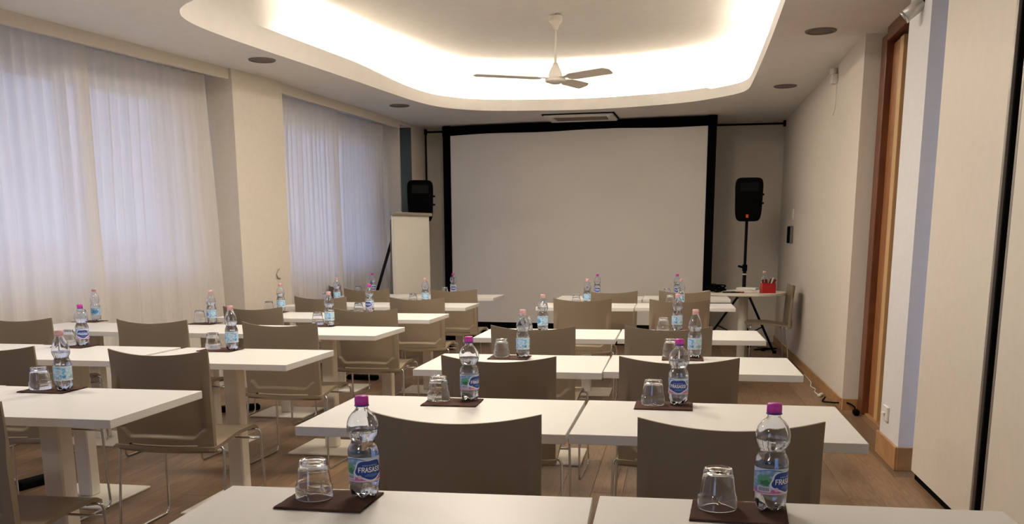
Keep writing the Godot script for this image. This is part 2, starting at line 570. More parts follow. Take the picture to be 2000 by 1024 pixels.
	var prof0 := [[0.0, 0.006], [0.012, 0.003], [0.021, 0.0], [0.0265, 0.003], [0.0305, 0.010], [0.0315, 0.020], [0.0322, 0.034], [0.0316, 0.0365], [0.0316, 0.090], [0.0325, 0.0925], [0.0325, 0.099], [0.0312, 0.106], [0.0270, 0.1135], [0.0245, 0.119], [0.0262, 0.1245], [0.0305, 0.131], [0.0328, 0.139], [0.0334, 0.150], [0.0322, 0.160], [0.0285, 0.170], [0.0225, 0.178], [0.0155, 0.184], [0.0125, 0.188], [0.0122, 0.194], [0.0122, 0.204]]
	var prof1 := [[0.0, 0.006], [0.012, 0.003], [0.021, 0.0], [0.0265, 0.003], [0.0302, 0.010], [0.0312, 0.020], [0.0316, 0.034], [0.0310, 0.0365], [0.0310, 0.090], [0.0318, 0.0925], [0.0314, 0.100], [0.0295, 0.108], [0.0262, 0.1145], [0.0246, 0.119], [0.0258, 0.1235], [0.0292, 0.130], [0.0312, 0.138], [0.0312, 0.147], [0.0290, 0.160], [0.0250, 0.172], [0.0200, 0.183], [0.0150, 0.192], [0.0126, 0.197], [0.0122, 0.200], [0.0122, 0.206]]
	for t in 2:
		var pr := []
		var wp := []
		var level: float = [0.1445, 0.142][t]
		for q in [prof0, prof1][t]:
			pr.append(Vector2(q[0], q[1]))
			if q[1] < level: wp.append(Vector2(maxf(q[0] - 0.0009, 0.0), q[1] + 0.0008))
		st = start(true)
		lathe(st, pr, 40, Vector3.ZERO, pets)
		var inner := []
		for i in range(pr.size() - 1, -1, -1):
			inner.append(Vector2(maxf(pr[i].x - 0.0005, 0.0), pr[i].y + 0.0005 * (1.0 - float(i) / pr.size())))
		inner[0].y = pr[-1].y
		inner.push_front(pr[-1])
		lathe(st, inner, 40, Vector3.ZERO, pets)
		ms["bottle_%d" % t] = done(st)
		wp.append(Vector2(wp[-1].x, level)); wp.append(Vector2(0.0, level))
		st = start(true)
		lathe(st, wp.slice(0, wp.size() - 1), 32, Vector3.ZERO, pets)
		st.set_smooth_group(2)
		lathe(st, wp.slice(wp.size() - 2), 32)
		ms["water_%d" % t] = done(st)
		st = start(true)
		var r: float = [0.0323, 0.0317][t]
		for k in 40:
			var a0 := TAU * k / 40.0
			var a1 := TAU * (k + 1) / 40.0
			var f := func(a: float, y: float) -> Vector3: return Vector3(r * sin(a - PI), y, r * cos(a - PI))
			quv(st, [f.call(a0, 0.038), f.call(a1, 0.038), f.call(a1, 0.0895), f.call(a0, 0.0895)], [Vector2(a0 / TAU, 1), Vector2(a1 / TAU, 1), Vector2(a1 / TAU, 0), Vector2(a0 / TAU, 0)])
		ms["label_%d" % t] = done(st)
		var y0: float = [0.1945, 0.1985][t]
		st = start(true)
		var cw := func(q: Vector2, a: float) -> Vector2: return Vector2(q.x - (0.0005 if int(round(a / TAU * 48.0)) % 2 and q.x > 0.013 else 0.0), q.y)
		lathe(st, [Vector2(0.012, y0 + 0.002), Vector2(0.0144, y0 + 0.002), Vector2(0.0144, y0 + 0.0175)], 48, Vector3.ZERO, cw)
		lathe(st, [Vector2(0.0139, y0 + 0.0175), Vector2(0.0128, y0 + 0.0195), Vector2(0.0, y0 + 0.0198)], 48)
		ms["cap_%d" % t] = done(st)
		ms["ring_%d" % t] = lathe_mesh([Vector2(0.0123, y0 - 0.0022), Vector2(0.0153, y0 - 0.0015), Vector2(0.0153, y0 + 0.0005), Vector2(0.0123, y0 + 0.0015)], 24)
	# upturned tumbler: outside from rim (bottom) up, over the base, then down inside
	var go := [[0.0381, 0.0], [0.0388, 0.0004], [0.0391, 0.0012], [0.0389, 0.024], [0.0385, 0.0268], [0.0366, 0.0284], [0.0352, 0.036], [0.0320, 0.058], [0.0294, 0.072], [0.0282, 0.0790], [0.0264, 0.0812], [0.0225, 0.0815], [0.0205, 0.0800], [0.0, 0.0795]]
	var gi := [[0.0, 0.0735], [0.0225, 0.0735], [0.0268, 0.0715], [0.0282, 0.0700], [0.0308, 0.0572], [0.0340, 0.0355], [0.0354, 0.0276], [0.0373, 0.0258], [0.0377, 0.0236], [0.0379, 0.0012], [0.0381, 0.0]]
	st = start(true)
	var gp := []
	for q in go: gp.append(Vector2(q[0], q[1]))
	lathe(st, gp, 40)
	gp = []
	for q in gi: gp.append(Vector2(q[0], q[1]))
	lathe(st, gp, 40)
	ms.tumbler = done(st)
	# paper napkin, folded: two wavy sheets
	for t in 3:
		st = start(true)
		var n := FastNoiseLite.new(); n.seed = 60 + t; n.frequency = 9.0
		for lay in 2:
			var up := func(u: float, v: float) -> Vector3:
				var x := (u - 0.5) * (0.185 - 0.002 * lay)
				var z := (0.5 - v) * (0.150 - 0.003 * lay)
				var e := smoothstep(0.35, 0.5, maxf(absf(u - 0.5), absf(v - 0.5)))
				return Vector3(x, 0.0012 + 0.0016 * lay + e * (0.0012 + 0.0022 * n.get_noise_2d(x * 2.0, z * 2.0 + lay * 0.1)), z)
			var dn := func(u: float, v: float) -> Vector3: return up.call(u, v) - Vector3(0, 0.0011, 0)
			grid(st, up, 14, 12)
			grid(st, dn, 14, 12, true)
			for k in 14:
				for e in [0.0, 1.0]:
					var p := [dn.call(k / 14.0, e), dn.call((k + 1) / 14.0, e), up.call((k + 1) / 14.0, e), up.call(k / 14.0, e)]
					if e > 0.5: p.reverse()
					quv(st, p, [Vector2.ZERO, Vector2.ZERO, Vector2.ZERO, Vector2.ZERO])
		ms["napkin_%d" % t] = done(st)

func w(x: float, y: float, d: float) -> Vector3:
	return Vector3(x, y, -d)

func table(x: float, d: float, turn: float, label: String, group: String) -> void:
	var t := thing("seminar_table", label, "table", w(x, 0, d), deg_to_rad(turn), group)
	part(t, "table_top", ms.table_top, M.table_white)
	part(t, "column", ms.column, M.table_steel)
	part(t, "base_plate", ms.base_plate, M.table_steel)
	part(t, "top_bracket", ms.top_bracket, M.table_steel)

func chair(x: float, d_back: float, turn: float, label: String, group: String) -> void:
	# d_back: depth of the side edges of the backrest
	var b := Basis(Vector3.UP, deg_to_rad(turn))
	var at := w(x, 0, d_back) - b * Vector3(0, 0, 0.205)
	var t := thing("stacking_chair", label, "chair", at, deg_to_rad(turn), group)
	part(t, "seat", ms.seat, M.chair_shell)
	part(t, "backrest", ms.backrest, M.chair_shell)
	part(t, "sled_leg", ms["sled_-1"], M.chrome)
	part(t, "sled_leg", ms["sled_1"], M.chrome)
	part(t, "crossbar", ms.crossbar_front, M.chrome)
	part(t, "crossbar", ms.crossbar_rear, M.chrome)

func bottle(x: float, y: float, d: float, kind: int, turn: float, label: String, group: String) -> void:
	var t := thing("water_bottle", label, "bottle", w(x, y, d), deg_to_rad(turn), group)
	part(t, "body", ms["bottle_%d" % kind], M.bottle_plastic)
	part(t, "water", ms["water_%d" % kind], M.water)
	part(t, "paper_label", ms["label_%d" % kind], M.label_frasassi if kind == 0 else M.label_pale)
	part(t, "neck_ring", ms["ring_%d" % kind], M.cap_ring if kind == 0 else M.pink_cap)
	part(t, "cap", ms["cap_%d" % kind], M.purple_cap if kind == 0 else M.pink_cap)

func tumbler(x: float, y: float, d: float, label: String) -> void:
	var o := part(self, "upturned_tumbler", ms.tumbler, M.glass, w(x, y, d))
	tag(o, label, "glass", "upturned tumblers on the napkins")

func napkin(x: float, d: float, turn: float, label: String) -> void:
	var o := part(self, "paper_napkin", ms["napkin_%d" % (rng.randi() % 3)], M.napkin, w(x, TOP + 0.0003, d))
	o.rotation.y = deg_to_rad(turn)
	tag(o, label, "napkin", "brown napkins on the tables")

# ---------------------------------------------------------------- the recess in the ceiling
const RECESS := [[-2.877, 5.501], [-2.974, 5.582], [-3.086, 5.715], [-3.167, 5.905], [-3.189, 6.150], [-3.165, 6.478], [-3.113, 6.863], [-3.047, 7.274], [-2.972, 7.734], [-2.861, 8.448], [-2.772, 9.094], [-2.690, 9.60], [-2.560, 10.06], [-2.349, 10.36], [-2.033, 10.535], [-1.475, 10.638], [-1.0, 10.655], [-0.600, 10.590], [-0.123, 10.437], [0.180, 10.27], [0.395, 10.069], [0.584, 9.837], [0.666, 9.58], [0.677, 9.156], [0.667, 8.046], [0.651, 7.1], [0.628, 6.17], [0.60, 5.4], [0.54, 4.75], [0.38, 4.35], [0.0, 4.15], [-0.7, 4.13], [-1.4, 4.34], [-2.0, 4.72], [-2.5, 5.15]]
const CEIL := 2.70
const TRAY := 3.20

func recess_curve() -> Array:
	var out := []
	var n := RECESS.size()
	for i in n:
		var p := []
		for k in [-1, 0, 1, 2]:
			var q = RECESS[(i + k + n) % n]
			p.append(Vector2(q[0], q[1]))
		for s in 6:
			out.append((p[1] as Vector2).cubic_interpolate(p[2], p[0], p[3], s / 6.0))
	return out

func cove_gap(q: Vector2) -> float:
	if q.x < -1.6 and q.y < 10.2:
		return 0.017 + 0.14 * smoothstep(6.7, 7.5, q.y) + 0.05 * smoothstep(8.5, 10.2, q.y)
	if q.y > 9.9:
		return 0.21
	if q.x > 0.0:
		return 0.14 + 0.07 * smoothstep(9.2, 9.9, q.y)
	return 0.017 + 0.123 * smoothstep(-1.6, -0.2, q.x)

func build_ceiling(foot: Array) -> void:
	var line := recess_curve()
	var n := line.size()
	var normal := []
	var outer := []
	for i in n:
		var t: Vector2 = (line[(i + 1) % n] - line[(i - 1 + n) % n]).normalized()
		normal.append(Vector2(-t.y, t.x))   # the curve runs clockwise in (x, depth), so this points out of the recess
	for i in n:
		outer.append(line[i] + normal[i] * cove_gap(line[i]))
	# lower ceiling: foot print with the hole
	var hole := PackedVector2Array()
	for q in line: hole.append(q)
	var bridge := 0
	for i in n:
		if line[i].y < line[bridge].y: bridge = i
	var poly := PackedVector2Array()
	var start_at := Vector2(line[bridge].x, -2.95)
	for q in foot: poly.append(q)
	if Geometry2D.is_polygon_clockwise(poly) == Geometry2D.is_polygon_clockwise(hole):
		hole.reverse()
		bridge = n - 1 - bridge
	var k_in := -1
	for i in poly.size():
		var a := poly[i]
		var b := poly[(i + 1) % poly.size()]
		if absf(a.y + 3.0) < 0.01 and absf(b.y + 3.0) < 0.01: k_in = i
	var key := PackedVector2Array()
	for i in k_in + 1: key.append(poly[i])
	var bx := Vector2(hole[bridge].x, -3.0)
	var dir := signf(poly[(k_in + 1) % poly.size()].x - poly[k_in].x)
	key.append(bx - Vector2(0.001 * dir, 0))
	for i in n: key.append(hole[(bridge + i) % n])
	key.append(hole[bridge] + Vector2(0.001 * dir, 0))
	key.append(bx + Vector2(0.001 * dir, 0))
	for i in range(k_in + 1, poly.size()): key.append(poly[i])
	var idx := Geometry2D.triangulate_polygon(key)
	print("ceiling triangles ", idx.size() / 3)
	var st := start()
	for i in range(0, idx.size(), 3):
		for y in [CEIL, CEIL + 0.03]:
			var a := Vector3(key[idx[i]].x, y, -key[idx[i]].y)
			var b := Vector3(key[idx[i + 1]].x, y, -key[idx[i + 1]].y)
			var c := Vector3(key[idx[i + 2]].x, y, -key[idx[i + 2]].y)
			var up := (b - a).cross(c - a).y > 0.0
			if up == (y > CEIL + 0.01): tri(st, a, b, c)
			else: tri(st, a, c, b)
	var ceiling := struct("ceiling", done(st), M.ceiling_paint, "lowered warm white plaster ceiling around the lit oval recess", "ceiling")
	# lip, ledge, upper wall, tray
	st = start(true)
	var lip_h := []
	for i in n:
		var q: Vector2 = line[i]
		lip_h.append(CEIL + 0.12 + 0.045 * (smoothstep(9.9, 8.2, q.y) if q.x < -1.5 else 0.0) - 0.02 * (1.0 if q.x > 0.3 else 0.0))
	for i in n:
		var j := (i + 1) % n
		var a := Vector3(line[i].x, CEIL, -line[i].y)
		var b := Vector3(line[j].x, CEIL, -line[j].y)
		var a2 := Vector3(a.x, lip_h[i], a.z)
		var b2 := Vector3(b.x, lip_h[j], b.z)
		var ia: Vector2 = line[i] + normal[i] * 0.015
		var ib: Vector2 = line[j] + normal[j] * 0.015
		var a3 := Vector3(ia.x, lip_h[i], -ia.y)
		var b3 := Vector3(ib.x, lip_h[j], -ib.y)
		st.set_smooth_group(0); quad(st, b, a, a2, b2)
		st.set_smooth_group(1); quad(st, b2, a2, a3, b3)
		st.set_smooth_group(2); quad(st, b3, a3, Vector3(a3.x, CEIL + 0.03, a3.z), Vector3(b3.x, CEIL + 0.03, b3.z))
	part(ceiling, "cove_lip", done(st), M.ceiling_paint)
	st = start(true)
	for i in n:
		var j := (i + 1) % n
		var a := Vector3(outer[i].x, CEIL + 0.02, -outer[i].y)
		var b := Vector3(outer[j].x, CEIL + 0.02, -outer[j].y)
		quad(st, b, a, Vector3(a.x, TRAY + 0.02, a.z), Vector3(b.x, TRAY + 0.02, b.z))
	part(ceiling, "recess_wall", done(st), M.ceiling_paint)
	st = start()
	box(st, Vector3(-2.0, TRAY + 0.06, -4.5), Vector3(9.0, 0.12, 16.4))
	part(ceiling, "recess_top", done(st), M.ceiling_paint)
	# tubes lying in the cove
	var mid := []
	var from := 0
	for i in n:
		if line[i].x < -2.5 and line[i].y > 7.25 and line[i].y < 7.45: from = i
	var upto := from
	for k in n:
		var i := (from + k) % n
		if line[i].x > 0.0 and line[i].y < 4.5:
			break
		mid.append(line[i] + normal[i] * maxf(cove_gap(line[i]) * 0.38, 0.03))
	var run := 0.0
	var acc := [0.0]
	for i in range(1, mid.size()):
		run += mid[i].distance_to(mid[i - 1]); acc.append(run)
	var at := func(s: float) -> Vector2:
		for i in range(1, mid.size()):
			if acc[i] >= s: return mid[i - 1].lerp(mid[i], (s - acc[i - 1]) / maxf(acc[i] - acc[i - 1], 1e-6))
		return mid[-1]
	var s := 0.1
	var word := ["first", "second", "third", "fourth", "fifth", "sixth", "seventh", "eighth", "ninth", "tenth", "eleventh", "twelfth", "thirteenth", "fourteenth", "fifteenth", "sixteenth"]
	var nth := 0
	while s + 0.9 < run:
		var a: Vector2 = at.call(s)
		var b: Vector2 = at.call(s + 0.9)
		var c: Vector2 = at.call(s + 0.45)
		c = c.lerp((a + b) / 2.0, 0.5)
		var tdir := Vector3(b.x - a.x, 0, -(b.y - a.y)).normalized()
		var t := thing("cove_tube_light", "glowing lamp tube hidden behind the recess lip, %s from the curtain side" % word[nth], "tube light", w(c.x, CEIL + 0.055, c.y), 0.0, "lamp tubes in the ceiling cove")
		nth += 1
		var half := tdir * 0.43
		part(t, "tube", tube_mesh([-half, half], 0.008, 8), M.tube_glow)
		part(t, "socket", tube_mesh([-half - tdir * 0.02, -half], 0.011, 8), M.white_plastic)
		part(t, "socket", tube_mesh([half, half + tdir * 0.02], 0.011, 8), M.white_plastic)
		var l := AreaLight3D.new()
		l.name = "tube_light"
		l.area_size = Vector2(0.86, 0.03)
		l.light_color = LAMP
		l.light_energy = COVE
		l.area_normalize_energy = true
		l.area_range = 20.0
		l.shadow_enabled = true
		var t2 := (b - a).normalized()
		var aim := (Vector3.UP + 0.9 * Vector3(-t2.y, 0, -t2.x)).normalized()   # up and towards the recess wall
		l.basis = Basis(tdir, (-aim).cross(tdir).normalized(), -aim)
		l.position = Vector3(0, 0.012, 0)
		t.add_child(l)
		s += 1.02

var COVE := 0.75
var NEAR_FILL := 1.3  # strength of the fill lamps added over the near rows
var RECESS_FILL := 2.9  # strength of the fill lamps added inside the recess
var LAMP := rgb(255, 242, 224)

# ---------------------------------------------------------------- the room
const C1A := Vector2(-4.153, 5.471)   # line of the pelmet over the first window
const C1B := Vector2(-3.712, 7.564)
const C2A := Vector2(-3.573, 8.305)
const C2B := Vector2(-3.289, 11.114)

func on1(d: float, off := 0.0) -> Vector2:
	return Vector2(C1A.x + (C1B.x - C1A.x) * (d - C1A.y) / (C1B.y - C1A.y) - off, d)

func on2(d: float, off := 0.0) -> Vector2:
	return Vector2(C2A.x + (C2B.x - C2A.x) * (d - C2A.y) / (C2B.y - C2A.y) - off, d)

func window_unit(called: String, a: Vector2, b: Vector2, y0: float, y1: float, parts_n: int, label: String) -> void:
	var t := thing(called, label, "window", Vector3.ZERO, 0.0, "", "structure")
	var d := (b - a).normalized()
	var n := Vector2(-d.y, d.x)
	var st := start()
	slab(st, a + n * 0.14, b + n * 0.14, y0, y0 + 0.06, 0.06)
	slab(st, a + n * 0.14, b + n * 0.14, y1 - 0.06, y1, 0.06)
	part(t, "frame", done(st), M.window_frame)
	var len := a.distance_to(b)
	for k in parts_n + 1:
		var c := a + d * (len * k / parts_n)
		var o: float = 0.0 if k == 0 else (-0.06 if k == parts_n else -0.03)
		part(t, "mullion", slab_mesh(c + d * o + n * 0.145, c + d * (o + 0.06) + n * 0.145, y0 + 0.06, y1 - 0.06, 0.05), M.window_frame)
	for k in parts_n:
		var p0 := a + d * (len * k / parts_n + 0.03) + n * 0.17
		var p1 := a + d * (len * (k + 1) / parts_n - 0.03) + n * 0.17
		st = start()
		quad(st, Vector3(p0.x, y0 + 0.06, -p0.y), Vector3(p1.x, y0 + 0.06, -p1.y), Vector3(p1.x, y1 - 0.06, -p1.y), Vector3(p0.x, y1 - 0.06, -p0.y))
		part(t, "window_pane", done(st), M.pane)

func curtain(a: Vector2, b: Vector2, label: String, sd: int, flare := 0.05) -> void:
	var d := (b - a).normalized()
	var n := Vector2(-d.y, d.x)
	var len := a.distance_to(b)
	var ns := FastNoiseLite.new(); ns.seed = sd; ns.frequency = 1.3
	var f := func(u: float, v: float) -> Vector3:
		var s := u * len
		var y := lerpf(0.02, 2.64, v)
		var low := 1.0 - v
		var ph := s * TAU / 0.098 + 2.2 * ns.get_noise_2d(s * 1.5, 0.0)
		var o := lerpf(0.030, 0.012, low) * (2.0 * pow(absf(sin(ph * 0.5)), 0.7) - 1.3) + 0.010 * low * sin(ph)
		o += 0.016 * low * sin(s * TAU / 0.21 + 1.4 + ns.get_noise_2d(s, y * 0.3) * 3.0)
		o += 0.012 * ns.get_noise_2d(s * 2.0, y * 0.5 + 20.0)
		var q := a + d * (s + 0.02 * low * ns.get_noise_2d(s, 7.0) + flare * low * (u - 0.5)) + n * o
		return Vector3(q.x, y, -q.y)
	var st := start(true)
	grid(st, f, int(len / 0.0125), 12)
	var o := part(self, "sheer_curtain", done(st), M.curtain_voile)
	tag(o, label, "curtain", "sheer curtains along the windows")

func build_shell() -> void:
	# ---- floor of planks running away from the viewer
	var base := struct("floor", box_mesh(Vector3(8.6, 0.1, 15.4), 0.0, Vector3(-2.3, -0.059, -4.6)), M.subfloor, "oak-coloured plank floor of the seminar room", "floor")
	var plank := func(len: float) -> ArrayMesh:
		var st := start()
		var hx := 0.0795
		var hz := len / 2.0 - 0.0005
		var e := 0.0012
		var lo := [Vector3(-hx, -0.009, hz), Vector3(hx, -0.009, hz), Vector3(hx, -0.009, -hz), Vector3(-hx, -0.009, -hz)]
		var md := [Vector3(-hx, -e, hz), Vector3(hx, -e, hz), Vector3(hx, -e, -hz), Vector3(-hx, -e, -hz)]
		var up := [Vector3(-hx + e, 0, hz - e), Vector3(hx - e, 0, hz - e), Vector3(hx - e, 0, -hz + e), Vector3(-hx + e, 0, -hz + e)]
		var uv := [Vector2(0, 0), Vector2(1, 0), Vector2(1, 1), Vector2(0, 1)]
		quv(st, up, uv)
		for k in 4:
			var j := (k + 1) % 4
			quv(st, [md[k], md[j], up[j], up[k]], [uv[k], uv[j], uv[j], uv[k]])
			quv(st, [lo[k], lo[j], md[j], md[k]], [uv[k], uv[j], uv[j], uv[k]])
		return done(st)
	var long_plank: ArrayMesh = plank.call(1.9)
	var col := 0
	var x := 1.62
	while x > -5.9:
		var d := -3.2 + 1.9 * fmod(col * 0.37 + 0.13, 1.0) - 0.9
		while d < 12.3:
			var wall := minf(on1(d + 1.9, 0.38).x, on1(d + 1.9, 0.38).x)
			if d + 1.9 > 8.0: wall = -3.95
			if x > wall - 0.1 and d + 1.9 > -0.5:
				var p := part(base, "plank", long_plank, M["oak_plank_%d" % (rng.randi() % 5)], w(x, 0, d + 0.95))
				if rng.randf() < 0.5: p.rotation.y = PI
			d += 1.9
		x -= 0.16
		col += 1
	# ---- left wall with the windows, set back behind the pelmet
	var st := start()
	var wth := 0.25
	var y_sill := 1.04
	var y_head := 2.50
	var open1 := [[-1.6, 1.1], [1.5, 4.1], [4.5, 7.42]]
	slab(st, on1(-3.0, 0.38), on1(7.75, 0.38), 0.0, y_sill, wth)
	slab(st, on1(-3.0, 0.38), on1(7.75, 0.38), y_head, CEIL, wth)
	var prev := -3.0
	for o in open1 + [[7.75, 7.75]]:
		slab(st, on1(prev, 0.38), on1(o[0], 0.38), y_sill, y_head, wth)
		prev = o[1]
	slab(st, on2(8.1, 0.38), on2(11.13, 0.38), 0.0, 1.0, wth)
	slab(st, on2(8.1, 0.38), on2(11.13, 0.38), y_head, CEIL, wth)
	slab(st, on2(8.1, 0.38), on2(8.5, 0.38), 1.0, y_head, wth)
	slab(st, on2(10.9, 0.38), on2(11.13, 0.38), 1.0, y_head, wth)
	# end of the wall beside the far corner, with a slot window in it
	slab(st, on2(11.13), on2(11.16), 0.0, CEIL, 0.4)
	slab(st, on2(11.16), on2(11.52), 2.66, CEIL, 0.4)
	slab(st, on2(11.16), on2(11.52), 0.0, 0.08, 0.4)
	slab(st, on2(11.52), on2(12.3), 0.0, CEIL, 0.4)
	struct("wall_left", done(st), M.plaster, "cream window wall behind the sheer curtains", "wall")
	# pillar between the windows
	st = start()
	var pa := Vector2(-3.680, 7.600)
	var pb := Vector2(-3.540, 8.300)
	slab(st, pa, pb, 0.0, CEIL, 0.55)
	var pillar := part(self, "wall_pillar", done(st), M.plaster)
	tag(pillar, "square cream pillar standing between the two curtained windows", "pillar", "", "structure")
	# pelmets
	struct("trim_1", slab_mesh(on1(-3.0), on1(7.60), 2.615, CEIL, 0.03), M.plaster, "long cream pelmet above the wide near curtains", "pelmet")
	struct("trim_2", slab_mesh(on2(8.26), on2(11.13), 2.612, CEIL, 0.03), M.plaster, "short cream pelmet above the far curtains", "pelmet")
	struct("trim_3", slab_mesh(on2(11.50, -0.002), on2(11.522, -0.002), 0.08, 2.66, 0.38), M.green_paint, "dull green jamb of the narrow window in the far corner", "jamb")
	var k := 0
	for o in open1:
		k += 1
		window_unit("window_%d" % k, on1(o[0], 0.38), on1(o[1], 0.38), y_sill, y_head, 3, ["wide three-pane window nearest the entrance end", "wide three-pane window in the middle of the curtain wall", "wide three-pane window behind the large near curtains"][k - 1])
	window_unit("window_4", on2(8.5, 0.38), on2(10.9, 0.38), 1.0, y_head, 2, "two-pane window behind the far curtains beside the pillar")
	window_unit("window_5", on2(11.17, 0.2), on2(11.50, 0.2), 0.08, 2.66, 1, "narrow tall window slot beside the far corner")
	# ---- curtains
	curtain(on1(-2.6, 0.14), on1(0.87, 0.14), "white sheer curtain at the entrance end of the window wall", 3)
	curtain(on1(0.93, 0.14), on1(3.47, 0.14), "white sheer curtain second from the entrance end", 5)
	curtain(on1(3.53, 0.12), on1(6.25, 0.12), "wide white sheer curtain at the left edge of the view", 7)
	curtain(on1(6.19, 0.19), on1(7.585, 0.19), "white sheer curtain just left of the cream pillar", 9, 0.22)
	curtain(on2(8.31, 0.12), on2(9.72, 0.12), "white sheer curtain just right of the cream pillar", 11)
	curtain(on2(9.66, 0.19), on2(11.10, 0.19), "white sheer curtain beside the flip chart and the corner loudspeaker", 13)
	# ---- far wall, back wall
	struct("wall_far", slab_mesh(Vector2(1.8, 12.1), Vector2(-3.9, 12.1), 0.0, CEIL, -0.2), M.plaster, "cream end wall behind the projection screen", "wall")
	# ---- right wall
	st = start()
	slab(st, Vector2(1.80, 12.1), Vector2(1.80, 7.2), 0.0, CEIL, 0.0001)
	st = start()
	box(st, w(1.45, CEIL / 2, 9.67), Vector3(0.30, CEIL, 4.86))
	struct("wall_right", done(st), M.plaster, "plain cream side wall beyond the wooden door", "wall")
	st = start()
	box(st, w(1.43, CEIL / 2, 5.54), Vector3(0.33, CEIL, 0.47))
	var pier := part(self, "door_pier", done(st), M.pier_paint)
	tag(pier, "narrow off-white wall pier between the wooden door and the folding panel", "pier", "", "structure")
	struct("wall_beyond_door", box_mesh(Vector3(0.1, CEIL, 1.8), 0.0, w(1.85, CEIL / 2, 6.5)), M.plaster, "wall of the passage behind the wooden door", "wall")
	# back wall with a window that lets in the daylight on the near table edges
	st = start()
	slab(st, Vector2(-5.9, -3.0), Vector2(-2.7, -3.0), 0.0, CEIL, -0.2)
	slab(st, Vector2(-1.3, -3.0), Vector2(1.8, -3.0), 0.0, CEIL, -0.2)
	slab(st, Vector2(-2.7, -3.0), Vector2(-1.3, -3.0), 0.0, 0.9, -0.2)
	slab(st, Vector2(-2.7, -3.0), Vector2(-1.3, -3.0), 2.4, CEIL, -0.2)
	struct("wall_back", done(st), M.plaster, "back wall of the room behind the viewer", "wall")
	window_unit("window_6", Vector2(-1.3, -3.0), Vector2(-2.7, -3.0), 0.9, 2.4, 2, "two-pane window in the back wall behind the viewer")
	# baseboards
	struct("baseboard_right", box_mesh(Vector3(0.014, 0.085, 4.84), 0.002, w(1.293, 0.0425, 9.67)), M.oak_trim, "oak baseboard along the plain side wall", "baseboard")
	st = start()
	cbox(st, w(1.257, 0.0675, 5.545), Vector3(0.016, 0.135, 0.50), 0.003)
	cbox(st, w(1.32, 0.0675, 5.299), Vector3(0.12, 0.135, 0.014), 0.003)
	struct("baseboard_pier", done(st), M.oak_trim, "tall oak baseboard around the foot of the off-white pier", "baseboard")
	struct("baseboard_recess", box_mesh(Vector3(0.11, 0.085, 0.012), 0.002, w(1.355, 0.0425, 7.226)), M.oak_trim, "short oak baseboard in the recess beside the door", "baseboard")
	# door set back in the wall
	var door := thing("door_1", "brown wooden door standing ajar in a dark wooden frame", "door", w(1.4, 0, 6.5), 0.0, "", "structure")
	part(door, "frame", box_mesh(Vector3(0.12, 2.66, 0.16), 0.004, Vector3(0.065, 1.33, -0.62)), M.door_frame_wood)
	part(door, "frame", box_mesh(Vector3(0.12, 2.66, 0.04), 0.004, Vector3(0.10, 1.33, -0.06)), M.door_edge_wood)
	part(door, "frame", box_mesh(Vector3(0.12, 0.09, 1.24), 0.004, Vector3(0.065, 2.655, 0.08)), M.door_frame_wood)
	part(door, "door_leaf", box_mesh(Vector3(0.045, 2.58, 0.21), 0.003, Vector3(0.075, 1.30, -0.435)), M.door_leaf_wood)
	part(door, "leaf_edge", box_mesh(Vector3(0.05, 2.58, 0.10), 0.003, Vector3(0.072, 1.30, -0.28)), M.door_edge_wood)
	part(door, "door_leaf", box_mesh(Vector3(0.04, 2.58, 0.80), 0.003, Vector3(0.19, 1.30, 0.05)), M.door_frame_wood)
	part(door, "threshold", box_mesh(Vector3(0.14, 0.012, 1.3), 0.002, Vector3(0.10, 0.006, 0.05)), M.oak_trim)
	# folding panels nearer the viewer
	for q in [[5.13, 4.12, "wide cream folding wall panel right of the off-white pier"], [3.98, 2.6, "cream folding wall panel at the right edge of the view"], [2.56, 0.6, "cream folding wall panel beside the nearest table, out of view"], [0.56, -1.4, "cream folding wall panel behind the viewer"]]:
		var t := thing("folding_panel", q[2], "wall panel", w(1.33, 0, (q[0] + q[1]) / 2.0), 0.0, "folding wall panels on the right", "structure")
		var ln: float = q[0] - q[1]
		part(t, "leaf", box_mesh(Vector3(0.06, CEIL - 0.05, ln), 0.002, Vector3(0, CEIL / 2.0 + 0.02, 0)), M.panel_laminate)
		part(t, "edge_profile", box_mesh(Vector3(0.066, CEIL - 0.05, 0.022), 0.002, Vector3(0, CEIL / 2.0 + 0.02, ln / 2.0)), M.silver_trim)
		if q[0] < 5.0:
			part(t, "edge_profile", box_mesh(Vector3(0.066, CEIL - 0.05, 0.022), 0.002, Vector3(0, CEIL / 2.0 + 0.02, -ln / 2.0)), M.silver_trim)
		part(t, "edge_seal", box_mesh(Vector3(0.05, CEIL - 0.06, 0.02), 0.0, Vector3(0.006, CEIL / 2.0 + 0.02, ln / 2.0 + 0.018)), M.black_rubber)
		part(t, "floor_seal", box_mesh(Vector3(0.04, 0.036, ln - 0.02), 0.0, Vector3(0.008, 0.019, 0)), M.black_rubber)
	st = start()
	box(st, w(1.45, CEIL / 2, 1.1), Vector3(0.10, CEIL, 8.2))
	struct("wall_behind_panels", done(st), M.plaster, "plain cream wall behind the folding wall panels", "wall")
	build_ceiling([Vector2(-6.2, -3.0), Vector2(1.9, -3.0), Vector2(1.9, 12.2), Vector2(-4.1, 12.2)])
	# the street outside
	struct("ground_outside", box_mesh(Vector3(60, 0.1, 70), 0.0, Vector3(-34, -0.6, -5)), M.ground_outside, "grey ground outside the windows", "ground")

